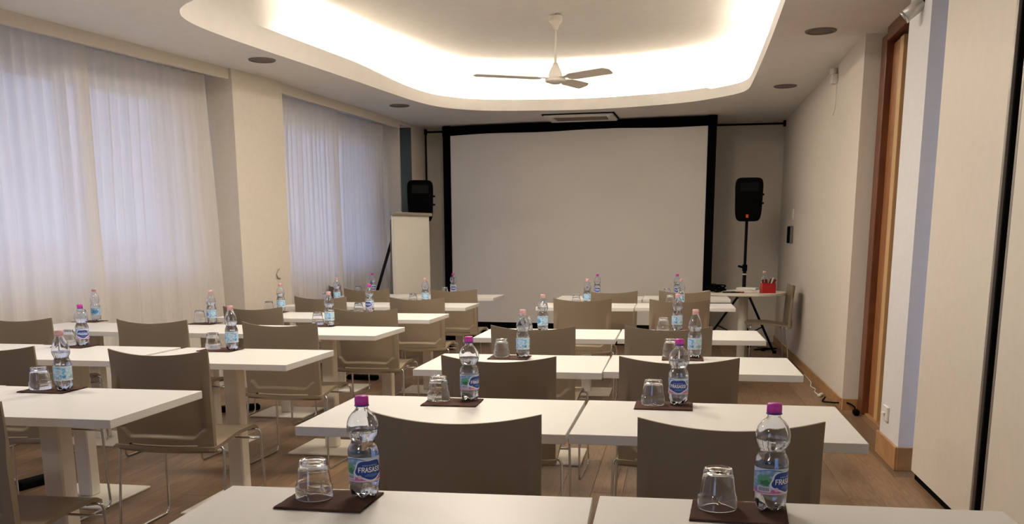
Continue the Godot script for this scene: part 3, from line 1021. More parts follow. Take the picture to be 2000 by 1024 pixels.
# ---------------------------------------------------------------- fixtures
func build_fixtures() -> void:
	var st: SurfaceTool
	# unseen opal ceiling lamps, added to brighten the room where the cove tubes fall short
	for q in [[-0.6, 3.3, "opal fill lamp added unseen above the second and third right-hand rows", CEIL, NEAR_FILL], [-3.2, 3.3, "opal fill lamp added unseen above the near left-hand rows", CEIL, NEAR_FILL], [-1.3, 5.3, "opal fill lamp added unseen in the near end of the recess", TRAY, RECESS_FILL], [-1.3, 6.7, "opal fill lamp added in the recess, out of view before the fan", TRAY, RECESS_FILL], [-1.6, -0.8, "opal fill lamp added unseen behind the viewer", CEIL, 0.9]]:
		var t := thing("added_fill_lamp", q[2], "lamp", w(q[0], q[3], q[1]), 0.0, "opal fill lamps added out of view")
		part(t, "rim", lathe_mesh([Vector2(0.24, 0.0), Vector2(0.24, -0.05), Vector2(0.26, -0.05), Vector2(0.262, 0.0)], 40), M.white_plastic)
		part(t, "diffuser", lathe_mesh([Vector2(0.0, -0.052), Vector2(0.20, -0.05), Vector2(0.24, -0.04), Vector2(0.24, -0.03)], 40), M.fill_lamp_glow)
		var l := AreaLight3D.new()
		l.name = "fill_light"
		l.area_size = Vector2(0.4, 0.4)
		l.light_color = LAMP
		l.light_energy = q[4]
		l.area_normalize_energy = true
		l.area_range = 20.0
		l.shadow_enabled = true
		l.rotation.x = -PI / 2
		l.position.y = -0.06
		t.add_child(l)
	# ceiling fan
	var fan := thing("ceiling_fan", "white three-blade ceiling fan hanging in the lit recess", "fan", w(-1.06, 0, 8.45))
	part(fan, "canopy", lathe_mesh([Vector2(0.0, 3.075), Vector2(0.022, 3.075), Vector2(0.025, 3.10), Vector2(0.045, 3.13), Vector2(0.057, 3.14), Vector2(0.058, 3.145), Vector2(0.058, 3.18), Vector2(0.055, 3.185), Vector2(0.0, 3.185)], 24), M.fan_white)
	part(fan, "ceiling_hook", lathe_mesh([Vector2(0.0, 3.185), Vector2(0.01, 3.185), Vector2(0.01, 3.21), Vector2(0.0, 3.21)], 10), M.grey_plastic)
	part(fan, "rod", lathe_mesh([Vector2(0.0, 2.78), Vector2(0.011, 2.78), Vector2(0.011, 3.10), Vector2(0.0, 3.10)], 12), M.fan_white)
	part(fan, "motor_cover", lathe_mesh([Vector2(0.0, 2.67), Vector2(0.055, 2.67), Vector2(0.06, 2.70), Vector2(0.052, 2.725), Vector2(0.03, 2.77), Vector2(0.018, 2.80), Vector2(0.0, 2.80)], 24), M.fan_white)
	part(fan, "motor", lathe_mesh([Vector2(0.0, 2.625), Vector2(0.045, 2.628), Vector2(0.055, 2.635), Vector2(0.085, 2.642), Vector2(0.090, 2.648), Vector2(0.090, 2.668), Vector2(0.055, 2.676), Vector2(0.0, 2.676)], 28), M.fan_white)
	var tips := [Vector2(-1.703, 8.114), Vector2(-0.46, 8.15), Vector2(-0.78, 9.10)]
	var hub := Vector2(-1.06, 8.45)
	for k in 3:
		var dir2: Vector2 = [Vector2(-0.86, -0.42), Vector2(0.62, -0.40), Vector2(0.26, 0.52)][k]
		var dir := Vector3(dir2.x, 0, -dir2.y).normalized()
		var side := Vector3.UP.cross(dir)
		var pitch: float = [0.0, 0.28, 0.28][k]
		var up := Vector3.UP * cos(pitch) + side * sin(pitch)
		var bs := Basis(dir, up, dir.cross(up))
		st = start()
		var tip: float = [0.74, 0.60, 0.50][k]
		var o := Vector3(0, 2.668, 0)
		var q := []
		for p in [[0.13, 0.03], [0.19, 0.058], [tip - 0.04, 0.062], [tip, 0.02], [tip - 0.01, -0.05], [tip - 0.03, -0.062], [0.19, -0.058], [0.13, -0.03]]:
			q.append(Vector2(p[0], p[1]))
		for i in range(1, q.size() - 1):
			for s in [0.003, -0.003]:
				var a: Vector3 = o + bs * Vector3(q[0].x, s, q[0].y)
				var b: Vector3 = o + bs * Vector3(q[i].x, s, q[i].y)
				var c: Vector3 = o + bs * Vector3(q[i + 1].x, s, q[i + 1].y)
				if s > 0: tri(st, a, b, c)
				else: tri(st, a, c, b)
		for i in q.size():
			var j := (i + 1) % q.size()
			quad(st, o + bs * Vector3(q[i].x, 0.003, q[i].y), o + bs * Vector3(q[j].x, 0.003, q[j].y), o + bs * Vector3(q[j].x, -0.003, q[j].y), o + bs * Vector3(q[i].x, -0.003, q[i].y))
		var bl := part(fan, "blade", done(st), M.fan_white)
		st = start()
		box(st, o + bs * Vector3(0.13, 0.006, 0), Vector3(0.14, 0.005, 0.035), bs)
		part(bl, "blade_bracket", done(st), M.fan_white)
	# round ceiling loudspeakers
	for q in [[-3.27, 7.31, "round grey ceiling speaker above the pillar"], [-2.92, 9.94, "round grey ceiling speaker near the far window pelmet"], [0.97, 7.08, "round grey ceiling speaker nearest the wooden door"], [1.0, 9.45, "round grey ceiling speaker above the plain side wall"]]:
		var t := thing("ceiling_speaker", q[2], "ceiling speaker", w(q[0], CEIL, q[1]), 0.0, "round speakers set in the ceiling")
		part(t, "rim", lathe_mesh([Vector2(0.085, -0.001), Vector2(0.085, -0.010), Vector2(0.104, -0.008), Vector2(0.108, 0.0)], 32), M.grey_plastic)
		part(t, "grille", lathe_mesh([Vector2(0.0, -0.007), Vector2(0.086, -0.006), Vector2(0.086, 0.0)], 32), M.grille_grey)
	# air conditioning cassette
	var ac := thing("air_conditioner", "white ceiling air conditioner cassette between recess and screen", "air conditioner", w(-1.10, CEIL, 11.18), deg_to_rad(-3))
	part(ac, "cover_frame", frame_mesh(Vector2(0.80, 0.52), 0.09, 0.035), M.white_plastic)
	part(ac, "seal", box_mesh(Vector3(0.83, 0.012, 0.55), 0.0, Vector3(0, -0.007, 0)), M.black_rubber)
	part(ac, "intake_grille", box_mesh(Vector3(0.60, 0.012, 0.32), 0.0, Vector3(0, -0.024, 0)), M.grille_grey)
	# projection screen with black border and skirt
	var sa := Vector2(-2.802, 11.74)
	var sb := Vector2(0.365, 11.36)
	var sd := (sb - sa).normalized()
	var screen := thing("projection_screen", "large white projection screen with a black border and skirt", "projection screen", w((sa.x + sb.x) / 2, 0, (sa.y + sb.y) / 2), atan2(sb.y - sa.y, sb.x - sa.x))
	var half := sa.distance_to(sb) / 2.0
	part(screen, "projection_surface", box_mesh(Vector3(half * 2 + 0.01, 2.34, 0.006), 0.0, Vector3(0, 1.42, 0)), M.screen_white)
	part(screen, "border", box_mesh(Vector3(0.10, 2.45, 0.012), 0.002, Vector3(-half - 0.045, 1.47, 0.004)), M.black_fabric)
	part(screen, "border", box_mesh(Vector3(0.10, 2.45, 0.012), 0.002, Vector3(half + 0.045, 1.47, 0.004)), M.black_fabric)
	st = start(true)
	var sag := func(u: float, v: float) -> Vector3:
		var xx := (u - 0.5) * 2.0
		return Vector3(xx * (half + 0.10), lerpf(2.585 - 0.012 * xx * xx + 0.006 * sin(xx * 7.0), 2.688, v), 0.012 + 0.006 * sin(xx * 9.0) * (1.0 - v))
	grid(st, sag, 40, 3)
	grid(st, func(u: float, v: float) -> Vector3: return sag.call(u, v) - Vector3(0, 0, 0.02), 40, 3, true)
	part(screen, "border", done(st), M.black_fabric)
	part(screen, "skirt", box_mesh(Vector3(half * 2 + 0.19, 0.252, 0.014), 0.002, Vector3(0, 0.128, 0.003)), M.black_fabric)
	# pipe that carries it
	var pipe := thing("screen_pipe", "thin black pipe across the end wall behind the screen top", "pipe", w(0, 0, 11.98))
	part(pipe, "pipe", tube_mesh([Vector3(-3.17, 2.648, 0.06), Vector3(1.29, 2.655, -0.02)], 0.013, 10), M.black_steel)
	part(pipe, "end_bracket", box_mesh(Vector3(0.03, 0.07, 0.05), 0.004, Vector3(1.284, 2.655, -0.02)), M.black_steel)
	part(pipe, "end_bracket", box_mesh(Vector3(0.03, 0.07, 0.05), 0.004, Vector3(-3.165, 2.648, 0.06)), M.black_steel)
	part(pipe, "upright", tube_mesh([Vector3(-3.165, 0.0, 0.06), Vector3(-3.165, 2.648, 0.06)], 0.012, 8), M.black_steel)
	# loudspeakers on tripods
	loudspeaker(0.807, 10.9, 1.478, 0.475, 0.31, 3, "black loudspeaker on a tripod right of the projection screen", "black tripod stand behind the round table")
	loudspeaker(-2.95, 10.80, 1.50, 0.475, 0.31, 16, "black loudspeaker behind the flip chart in the curtain corner", "black tripod stand hidden behind the flip chart")
	# flip chart
	var fa := Vector2(-2.946, 9.62)
	var fb := Vector2(-2.690, 10.18)
	var mid := (fa + fb) / 2.0
	var ang := atan2(fb.y - fa.y, fb.x - fa.x)
	var fl := thing("flip_chart", "white flip chart easel standing turned beside the far curtains", "flip chart", w(mid.x, 0, mid.y), ang)
	var fh := fa.distance_to(fb) / 2.0
	part(fl, "board", box_mesh(Vector3(fh * 2, 1.0, 0.018), 0.003, Vector3(0, 1.06, 0)), M.white_plastic)
	part(fl, "paper_pad", box_mesh(Vector3(fh * 2 - 0.03, 0.93, 0.008), 0.0, Vector3(0, 1.07, 0.014)), M.paper)
	part(fl, "top_clamp", box_mesh(Vector3(fh * 2 + 0.04, 0.035, 0.06), 0.006, Vector3(0, 1.565, 0.01)), M.silver_trim)
	part(fl, "pen_tray", box_mesh(Vector3(fh * 2, 0.02, 0.06), 0.004, Vector3(0, 0.55, 0.03)), M.silver_trim)
	for s in [-1, 1]:
		part(fl, "leg", tube_mesh([Vector3(s * (fh - 0.03), 1.5, -0.03), Vector3(s * (fh - 0.02), 0.01, -0.06)], 0.013), M.grey_plastic)
	part(fl, "rear_leg", tube_mesh([Vector3(-fh + 0.06, 1.35, -0.03), Vector3(-fh - 0.06, 0.01, -0.50)], 0.016), M.black_steel)
	# round table in the corner
	var rt := thing("round_table", "round white pedestal table in the corner by the loudspeaker", "table", w(0.745, 0, 10.05))
	part(rt, "table_top", lathe_mesh([Vector2(0, 0.712), Vector2(0.425, 0.712), Vector2(0.432, 0.716), Vector2(0.432, 0.736), Vector2(0.428, 0.74), Vector2(0, 0.74)], 48, false), M.table_steel)
	part(rt, "column", lathe_mesh([Vector2(0, 0.01), Vector2(0.05, 0.01), Vector2(0.05, 0.712), Vector2(0, 0.712)], 24), M.table_steel)
	var rp := part(rt, "base_plate", box_mesh(Vector3(0.44, 0.012, 0.44), 0.003, Vector3(0, 0.006, 0)), M.table_steel)
	rp.rotation.y = deg_to_rad(40)
	# things on the round table
	var rb := thing("red_box", "small red open box of pens and cards on the round table", "box", w(0.965, 0.741, 9.80), deg_to_rad(10))
	st = start()
	for q in [[-0.066, 0, 0.004, 0.09], [0.066, 0, 0.004, 0.09], [0, -0.045, 0.136, 0.004], [0, 0.045, 0.136, 0.004]]:
		box(st, Vector3(q[0], 0.05, q[1]), Vector3(q[2], 0.10, q[3]))
	box(st, Vector3(0, 0.003, 0), Vector3(0.13, 0.005, 0.088))
	part(rb, "box", done(st), M.red_plastic)
	for q in [[-0.05, 0.12, 0.1], [-0.03, 0.125, -0.15], [-0.01, 0.115, 0.2], [0.012, 0.13, -0.3], [0.045, 0.13, -0.5]]:
		part(rb, "card", tilted_box(Vector3(0.022, 0.12, 0.012), Vector3(q[0], q[1] - 0.045, 0.0), Vector3(0, 0, q[2])), M.red_card)
	part(rb, "pen", tube_mesh([Vector3(0.0, 0.03, 0.02), Vector3(0.045, 0.155, 0.02)], 0.006), M.white_plastic)
	var pp := thing("paper_stack", "low stack of white papers on the round table", "papers", w(0.778, 0.741, 9.89), deg_to_rad(-8))
	part(pp, "papers", tilted_box(Vector3(0.22, 0.030, 0.16), Vector3(0, 0.016, 0), Vector3(0, 0.1, 0)), M.paper)
	part(pp, "papers", tilted_box(Vector3(0.20, 0.020, 0.15), Vector3(-0.01, 0.0415, 0.01), Vector3(0, -0.12, 0)), M.white_plastic)
	st = start(true)
	var loop := []
	for k in 90:
		var a := k * 0.42
		loop.append(Vector3(0.095 * cos(a * 0.31) * sin(a) + 0.025 * sin(a * 1.7), 0.018 + 0.048 * (0.5 + 0.5 * sin(a * 0.77 + 1.0)) + 0.014 * cos(a * 1.3), 0.06 * cos(a) * cos(a * 0.2)))
	tube(st, loop, 0.0075, 6)
	var cb := part(self, "cable_coil", done(st), M.black_plastic, w(0.44, 0.7445, 9.86))
	tag(cb, "tangled black cable coil at the left of the round table", "cable")
	for q in [[0.575, 9.82, 5.0, "black_steel", "black marker pen lying on the round table"], [0.66, 9.80, -6.0, "red_plastic", "red marker pen lying on the round table"]]:
		var pn := thing("marker_pen", q[4], "pen", w(q[0], 0.7475, q[1]), deg_to_rad(q[2]))
		part(pn, "barrel", tube_mesh([Vector3(-0.06, 0, 0), Vector3(0.03, 0, 0)], 0.0065), M.black_steel)
		part(pn, "pen_cap", tube_mesh([Vector3(0.03, 0, 0), Vector3(0.07, 0, 0)], 0.0075), M[q[3]])
	# things on the right wall
	var sw := thing("light_switch", "white light switch above the dark wall handset", "switch", w(1.30, 1.55, 10.8))
	part(sw, "plate", box_mesh(Vector3(0.012, 0.125, 0.12), 0.003, Vector3(-0.006, 0, 0)), M.white_plastic)
	part(sw, "rocker", box_mesh(Vector3(0.006, 0.07, 0.05), 0.002, Vector3(-0.014, 0, 0)), M.white_plastic)
	var hs := thing("wall_handset", "dark grey wall handset below the light switch", "handset", w(1.30, 1.33, 10.8))
	part(hs, "cradle", box_mesh(Vector3(0.03, 0.19, 0.10), 0.006, Vector3(-0.015, 0, 0)), M.grey_plastic)
	part(hs, "receiver", box_mesh(Vector3(0.03, 0.185, 0.05), 0.008, Vector3(-0.044, 0, 0)), M.black_plastic)
	var el := thing("emergency_lamp", "small white emergency lamp high on the side wall", "lamp", w(1.30, 2.60, 8.38))
	part(el, "housing", box_mesh(Vector3(0.05, 0.07, 0.10), 0.006, Vector3(-0.025, -0.02, 0)), M.white_plastic)
	part(el, "lamp_head", lathe_mesh([Vector2(0, 0.015), Vector2(0.028, 0.02), Vector2(0.03, 0.06), Vector2(0, 0.065)], 16), M.white_plastic, Vector3(-0.035, 0, 0.01))
	part(el, "wire", tube_mesh(rounded([Vector3(-0.008, -0.055, 0.02), Vector3(-0.008, -0.25, 0.03), Vector3(-0.008, -0.30, -0.06)], 0.05), 0.003), M.white_plastic)
	var ou := thing("wall_outlet", "white wall outlet low on the off-white pier", "outlet", w(1.265, 0.27, 5.62))
	part(ou, "plate", box_mesh(Vector3(0.014, 0.085, 0.12), 0.003, Vector3(-0.007, 0, 0)), M.white_plastic)
	part(ou, "socket", lathe_mesh([Vector2(0, 0), Vector2(0.018, 0), Vector2(0.018, 0.004), Vector2(0, 0.004)], 16), M.paper, Vector3(-0.015, 0, 0))
	var sp := thing("spotlight", "silver cylinder spotlight under the ceiling above the pier", "spotlight", w(1.222, 2.468, 5.5))
	var ax := Vector3(-0.74, -0.60, -0.22).normalized()
	part(sp, "lamp_housing", tube_mesh([-ax * 0.055, ax * 0.05], 0.033, 20), M.silver_paint)
	part(sp, "front_ring", tube_mesh([ax * 0.05, ax * 0.062], 0.036, 20), M.chrome)
	part(sp, "rear_cap", tube_mesh([-ax * 0.063, -ax * 0.055], 0.030, 20), M.black_plastic)
	part(sp, "wall_plate", box_mesh(Vector3(0.02, 0.12, 0.14), 0.004, Vector3(0.055, 0.05, 0.05)), M.silver_trim)
	part(sp, "arm", tube_mesh([Vector3(0.0, 0.02, 0.0), Vector3(0.05, 0.05, 0.03)], 0.009), M.steel)
	part(sp, "joint", lathe_mesh([Vector2(0, -0.03), Vector2(0.025, -0.02), Vector2(0.03, 0.0), Vector2(0.02, 0.025), Vector2(0, 0.03)], 16), M.black_plastic, Vector3(0.03, 0.06, 0.09))
	# small ring mark on the pillar
	var hk := part(self, "cable_hook", tube_mesh([Vector3(0.0, 0.045, -0.02), Vector3(0.004, 0.035, 0.02), Vector3(0.0, 0.0, 0.05), Vector3(-0.002, -0.035, 0.02), Vector3(0.004, -0.042, -0.02)], 0.005), M.silver_trim, w(-3.572, 0.985, 8.10))
	tag(hk, "small bent cable hook low on the cream pillar", "hook")
	# cords on the floor
	var c1 := part(self, "white_cord", tube_mesh(rounded([w(1.272, 0.005, 9.1), w(1.268, 0.005, 8.6), w(1.225, 0.005, 8.35), w(1.25, 0.005, 8.2), w(1.215, 0.005, 8.05), w(1.225, 0.005, 7.92)], 0.06), 0.0045), M.white_plastic)
	tag(c1, "thin white cord running along the oak baseboard", "cord")
	var pg := part(self, "cord_plug", box_mesh(Vector3(0.03, 0.022, 0.10), 0.006), M.white_plastic, w(1.235, 0.012, 7.85))
	pg.rotation.y = -0.4
	tag(pg, "white plug at the end of the thin white cord", "plug")
	var c2 := part(self, "black_cord", tube_mesh(rounded([w(1.262, 0.006, 7.78), w(1.20, 0.006, 7.55), w(1.27, 0.04, 7.30), w(1.34, 0.06, 7.22), w(1.375, 0.04, 7.12), w(1.365, 0.02, 7.06)], 0.06), 0.006), M.black_plastic)
	tag(c2, "black cord curling into the recess by the door", "cord")
	var p2 := part(self, "cord_plug", box_mesh(Vector3(0.045, 0.045, 0.07), 0.012), M.black_plastic, w(1.36, 0.024, 7.0))
	tag(p2, "black plug lying on the floor by the door frame", "plug")
	for q in [[-3.31, 4.30, 75.0, "black power strip on the floor left of the near table column"], [-3.25, 6.52, 35.0, "black power strip on the floor beside a white base plate"], [-2.84, 8.22, -4.0, "black power strip on the floor under the far left tables"]]:
		var t := thing("power_strip", q[3], "power strip", w(q[0], 0.0, q[1]), deg_to_rad(q[2]), "power strips on the floor")
		part(t, "housing", box_mesh(Vector3(0.30, 0.045, 0.07), 0.01, Vector3(0, 0.0235, 0)), M.black_plastic)
		for s in [-0.08, 0.0, 0.08]:
			part(t, "socket", lathe_mesh([Vector2(0.016, 0.045), Vector2(0.019, 0.048), Vector2(0.021, 0.045)], 16), M.black_steel, Vector3(s, 0, 0))
		part(t, "cord", tube_mesh(rounded([Vector3(-0.15, 0.02, 0), Vector3(-0.24, 0.008, 0.01), Vector3(-0.33, 0.007, 0.06)], 0.04), 0.005), M.black_plastic)
	var c3 := []
	for k in 40:
		var a := k * 0.3
		c3.append(w(1.02 + 0.12 * sin(a) + 0.004 * k, 0.007 + 0.012 * (0.5 + 0.5 * sin(a * 0.5)), 11.15 + 0.14 * cos(a * 0.8)))
	var c3o := part(self, "black_cord", tube_mesh(c3, 0.006, 6), M.black_plastic)
	tag(c3o, "loops of black cord on the floor behind the tripod", "cord")

func tilted_box(s: Vector3, c: Vector3, e: Vector3) -> ArrayMesh:
	var st := start()
	cbox(st, c, s, minf(0.002, s[s.min_axis_index()] * 0.2), Basis.from_euler(e))
	return done(st)

func frame_mesh(s: Vector2, bar: float, h: float) -> ArrayMesh:
	var st := start()
	cbox(st, Vector3(0, -h / 2, s.y / 2 - bar / 2), Vector3(s.x, h, bar), 0.01)
	cbox(st, Vector3(0, -h / 2, -s.y / 2 + bar / 2), Vector3(s.x, h, bar), 0.01)
	cbox(st, Vector3(s.x / 2 - bar / 2, -h / 2, 0), Vector3(bar, h, s.y - 2 * bar + 0.02), 0.008)
	cbox(st, Vector3(-s.x / 2 + bar / 2, -h / 2, 0), Vector3(bar, h, s.y - 2 * bar + 0.02), 0.008)
	return done(st)

func loudspeaker(x: float, d: float, y0: float, h: float, wd: float, turn: float, label: String, stand_label: String) -> void:
	var t := thing("loudspeaker", label, "loudspeaker", w(x, y0, d), deg_to_rad(turn), "loudspeakers on tripods")
	var st := start(true)
	# outline with round corners, slightly narrower at the foot
	var ring := []
	for k in 48:
		var a := TAU * k / 48.0
		var e := 0.32
		var px := signf(cos(a)) * pow(absf(cos(a)), e)
		var py := signf(sin(a)) * pow(absf(sin(a)), e)
		ring.append(Vector2(px * wd / 2.0 * (0.96 + 0.04 * py - 0.05 * maxf(-py - 0.4, 0.0)), h / 2.0 + py * h / 2.0))
	var layers := [[0.0, -0.13], [0.55, -0.13], [0.72, -0.12], [0.90, -0.02], [1.0, 0.08], [1.0, 0.10], [0.97, 0.115], [0.9, 0.121], [0.5, 0.127], [0.0, 0.129]]
	for i in layers.size() - 1:
		for k in 48:
			var j := (k + 1) % 48
			var f := func(l: Array, q: Vector2) -> Vector3: return Vector3(q.x * l[0], h / 2.0 + (q.y - h / 2.0) * l[0], l[1])
			var p := [f.call(layers[i], ring[k]), f.call(layers[i], ring[j]), f.call(layers[i + 1], ring[j]), f.call(layers[i + 1], ring[k])]
			if layers[i][0] < 1e-5: tri(st, p[0], p[2], p[3])
			elif layers[i + 1][0] < 1e-5: tri(st, p[0], p[1], p[2])
			else: quad(st, p[0], p[1], p[2], p[3])
	part(t, "cabinet", done(st), M.black_plastic)
	part(t, "woofer_grille", lathe_front(wd * 0.40, Vector3(0, h * 0.34, 0.124)), M.black_fabric)
	part(t, "horn", tilted_box(Vector3(wd * 0.62, h * 0.2, 0.012), Vector3(0, h * 0.78, 0.126), Vector3.ZERO), M.black_steel)
	part(t, "badge", box_mesh(Vector3(0.026, 0.036, 0.006), 0.001, Vector3(-0.015, h * 0.12, 0.134)), M.orange_badge, Vector3.ZERO, "small orange badge")
	for s in [0.42, 0.62]:
		part(t, "side_knob", tilted_box(Vector3(0.03, 0.02, 0.02), Vector3(wd / 2.0 + 0.005, h * s, 0.02), Vector3.ZERO), M.black_plastic)
	var sd := thing("tripod_stand", stand_label, "speaker stand", w(x, 0, d), 0.0, "tripod stands of the loudspeakers")
	part(sd, "pole", tube_mesh([Vector3(0, 0.16, 0), Vector3(0, 0.98, 0)], 0.021, 14), M.black_steel)
	part(sd, "upper_pole", tube_mesh([Vector3(0, 0.95, 0), Vector3(0, y0 + 0.05, 0)], 0.0165, 14), M.black_steel)
	part(sd, "collar", tube_mesh([Vector3(0, 0.93, 0), Vector3(0, 1.0, 0)], 0.028, 14), M.black_plastic)
	part(sd, "clamp_knob", tube_mesh([Vector3(-0.02, 0.97, 0.01), Vector3(-0.075, 0.985, 0.02)], 0.012), M.black_plastic)
	part(sd, "pale_band", tube_mesh([Vector3(0, 0.885, 0), Vector3(0, 0.90, 0)], 0.0216, 14), M.paper)
	part(sd, "hub", tube_mesh([Vector3(0, 0.57, 0), Vector3(0, 0.64, 0)], 0.034, 14), M.black_plastic)
	part(sd, "lower_hub", tube_mesh([Vector3(0, 0.17, 0), Vector3(0, 0.21, 0)], 0.03, 14), M.black_plastic)
	for k in 3:
		var a := deg_to_rad([-10.0, 165.0, 75.0][k])
		var o := Vector3(cos(a), 0, -sin(a))
		var lg := part(sd, "leg", tube_mesh([Vector3(0, 0.61, 0) + o * 0.04, Vector3(0, 0.63, 0) + o * 0.07, Vector3(0, 0.02, 0) + o * (0.36 if k == 0 else 0.48)], 0.0135, 8), M.black_steel)
		part(lg, "rubber_foot", tube_mesh([Vector3(0, 0.018, 0) + o * (0.35 if k == 0 else 0.47), Vector3(0, 0.018, 0) + o * (0.39 if k == 0 else 0.51)], 0.018, 8), M.black_plastic)
		part(sd, "brace", tube_mesh([Vector3(0, 0.19, 0) + o * 0.03, Vector3(0, 0.30, 0) + o * (0.225 if k == 0 else 0.28)], 0.008, 6), M.black_steel)

func lathe_front(r: float, c: Vector3) -> ArrayMesh:
	var st := start(true)
	for k in 32:
		var a0 := TAU * k / 32.0
		var a1 := TAU * (k + 1) / 32.0
		var p := func(a: float, rr: float, z: float) -> Vector3: return c + Vector3(cos(a) * rr, sin(a) * rr, z)
		tri(st, c + Vector3(0, 0, 0.006), p.call(a0, r * 0.9, 0.005), p.call(a1, r * 0.9, 0.005))
		quad(st, p.call(a0, r, 0.0), p.call(a1, r, 0.0), p.call(a1, r * 0.9, 0.005), p.call(a0, r * 0.9, 0.005))
	return done(st)

# ---------------------------------------------------------------- furniture
const NTH := ["", "nearest", "second", "third", "fourth", "fifth", "farthest"]

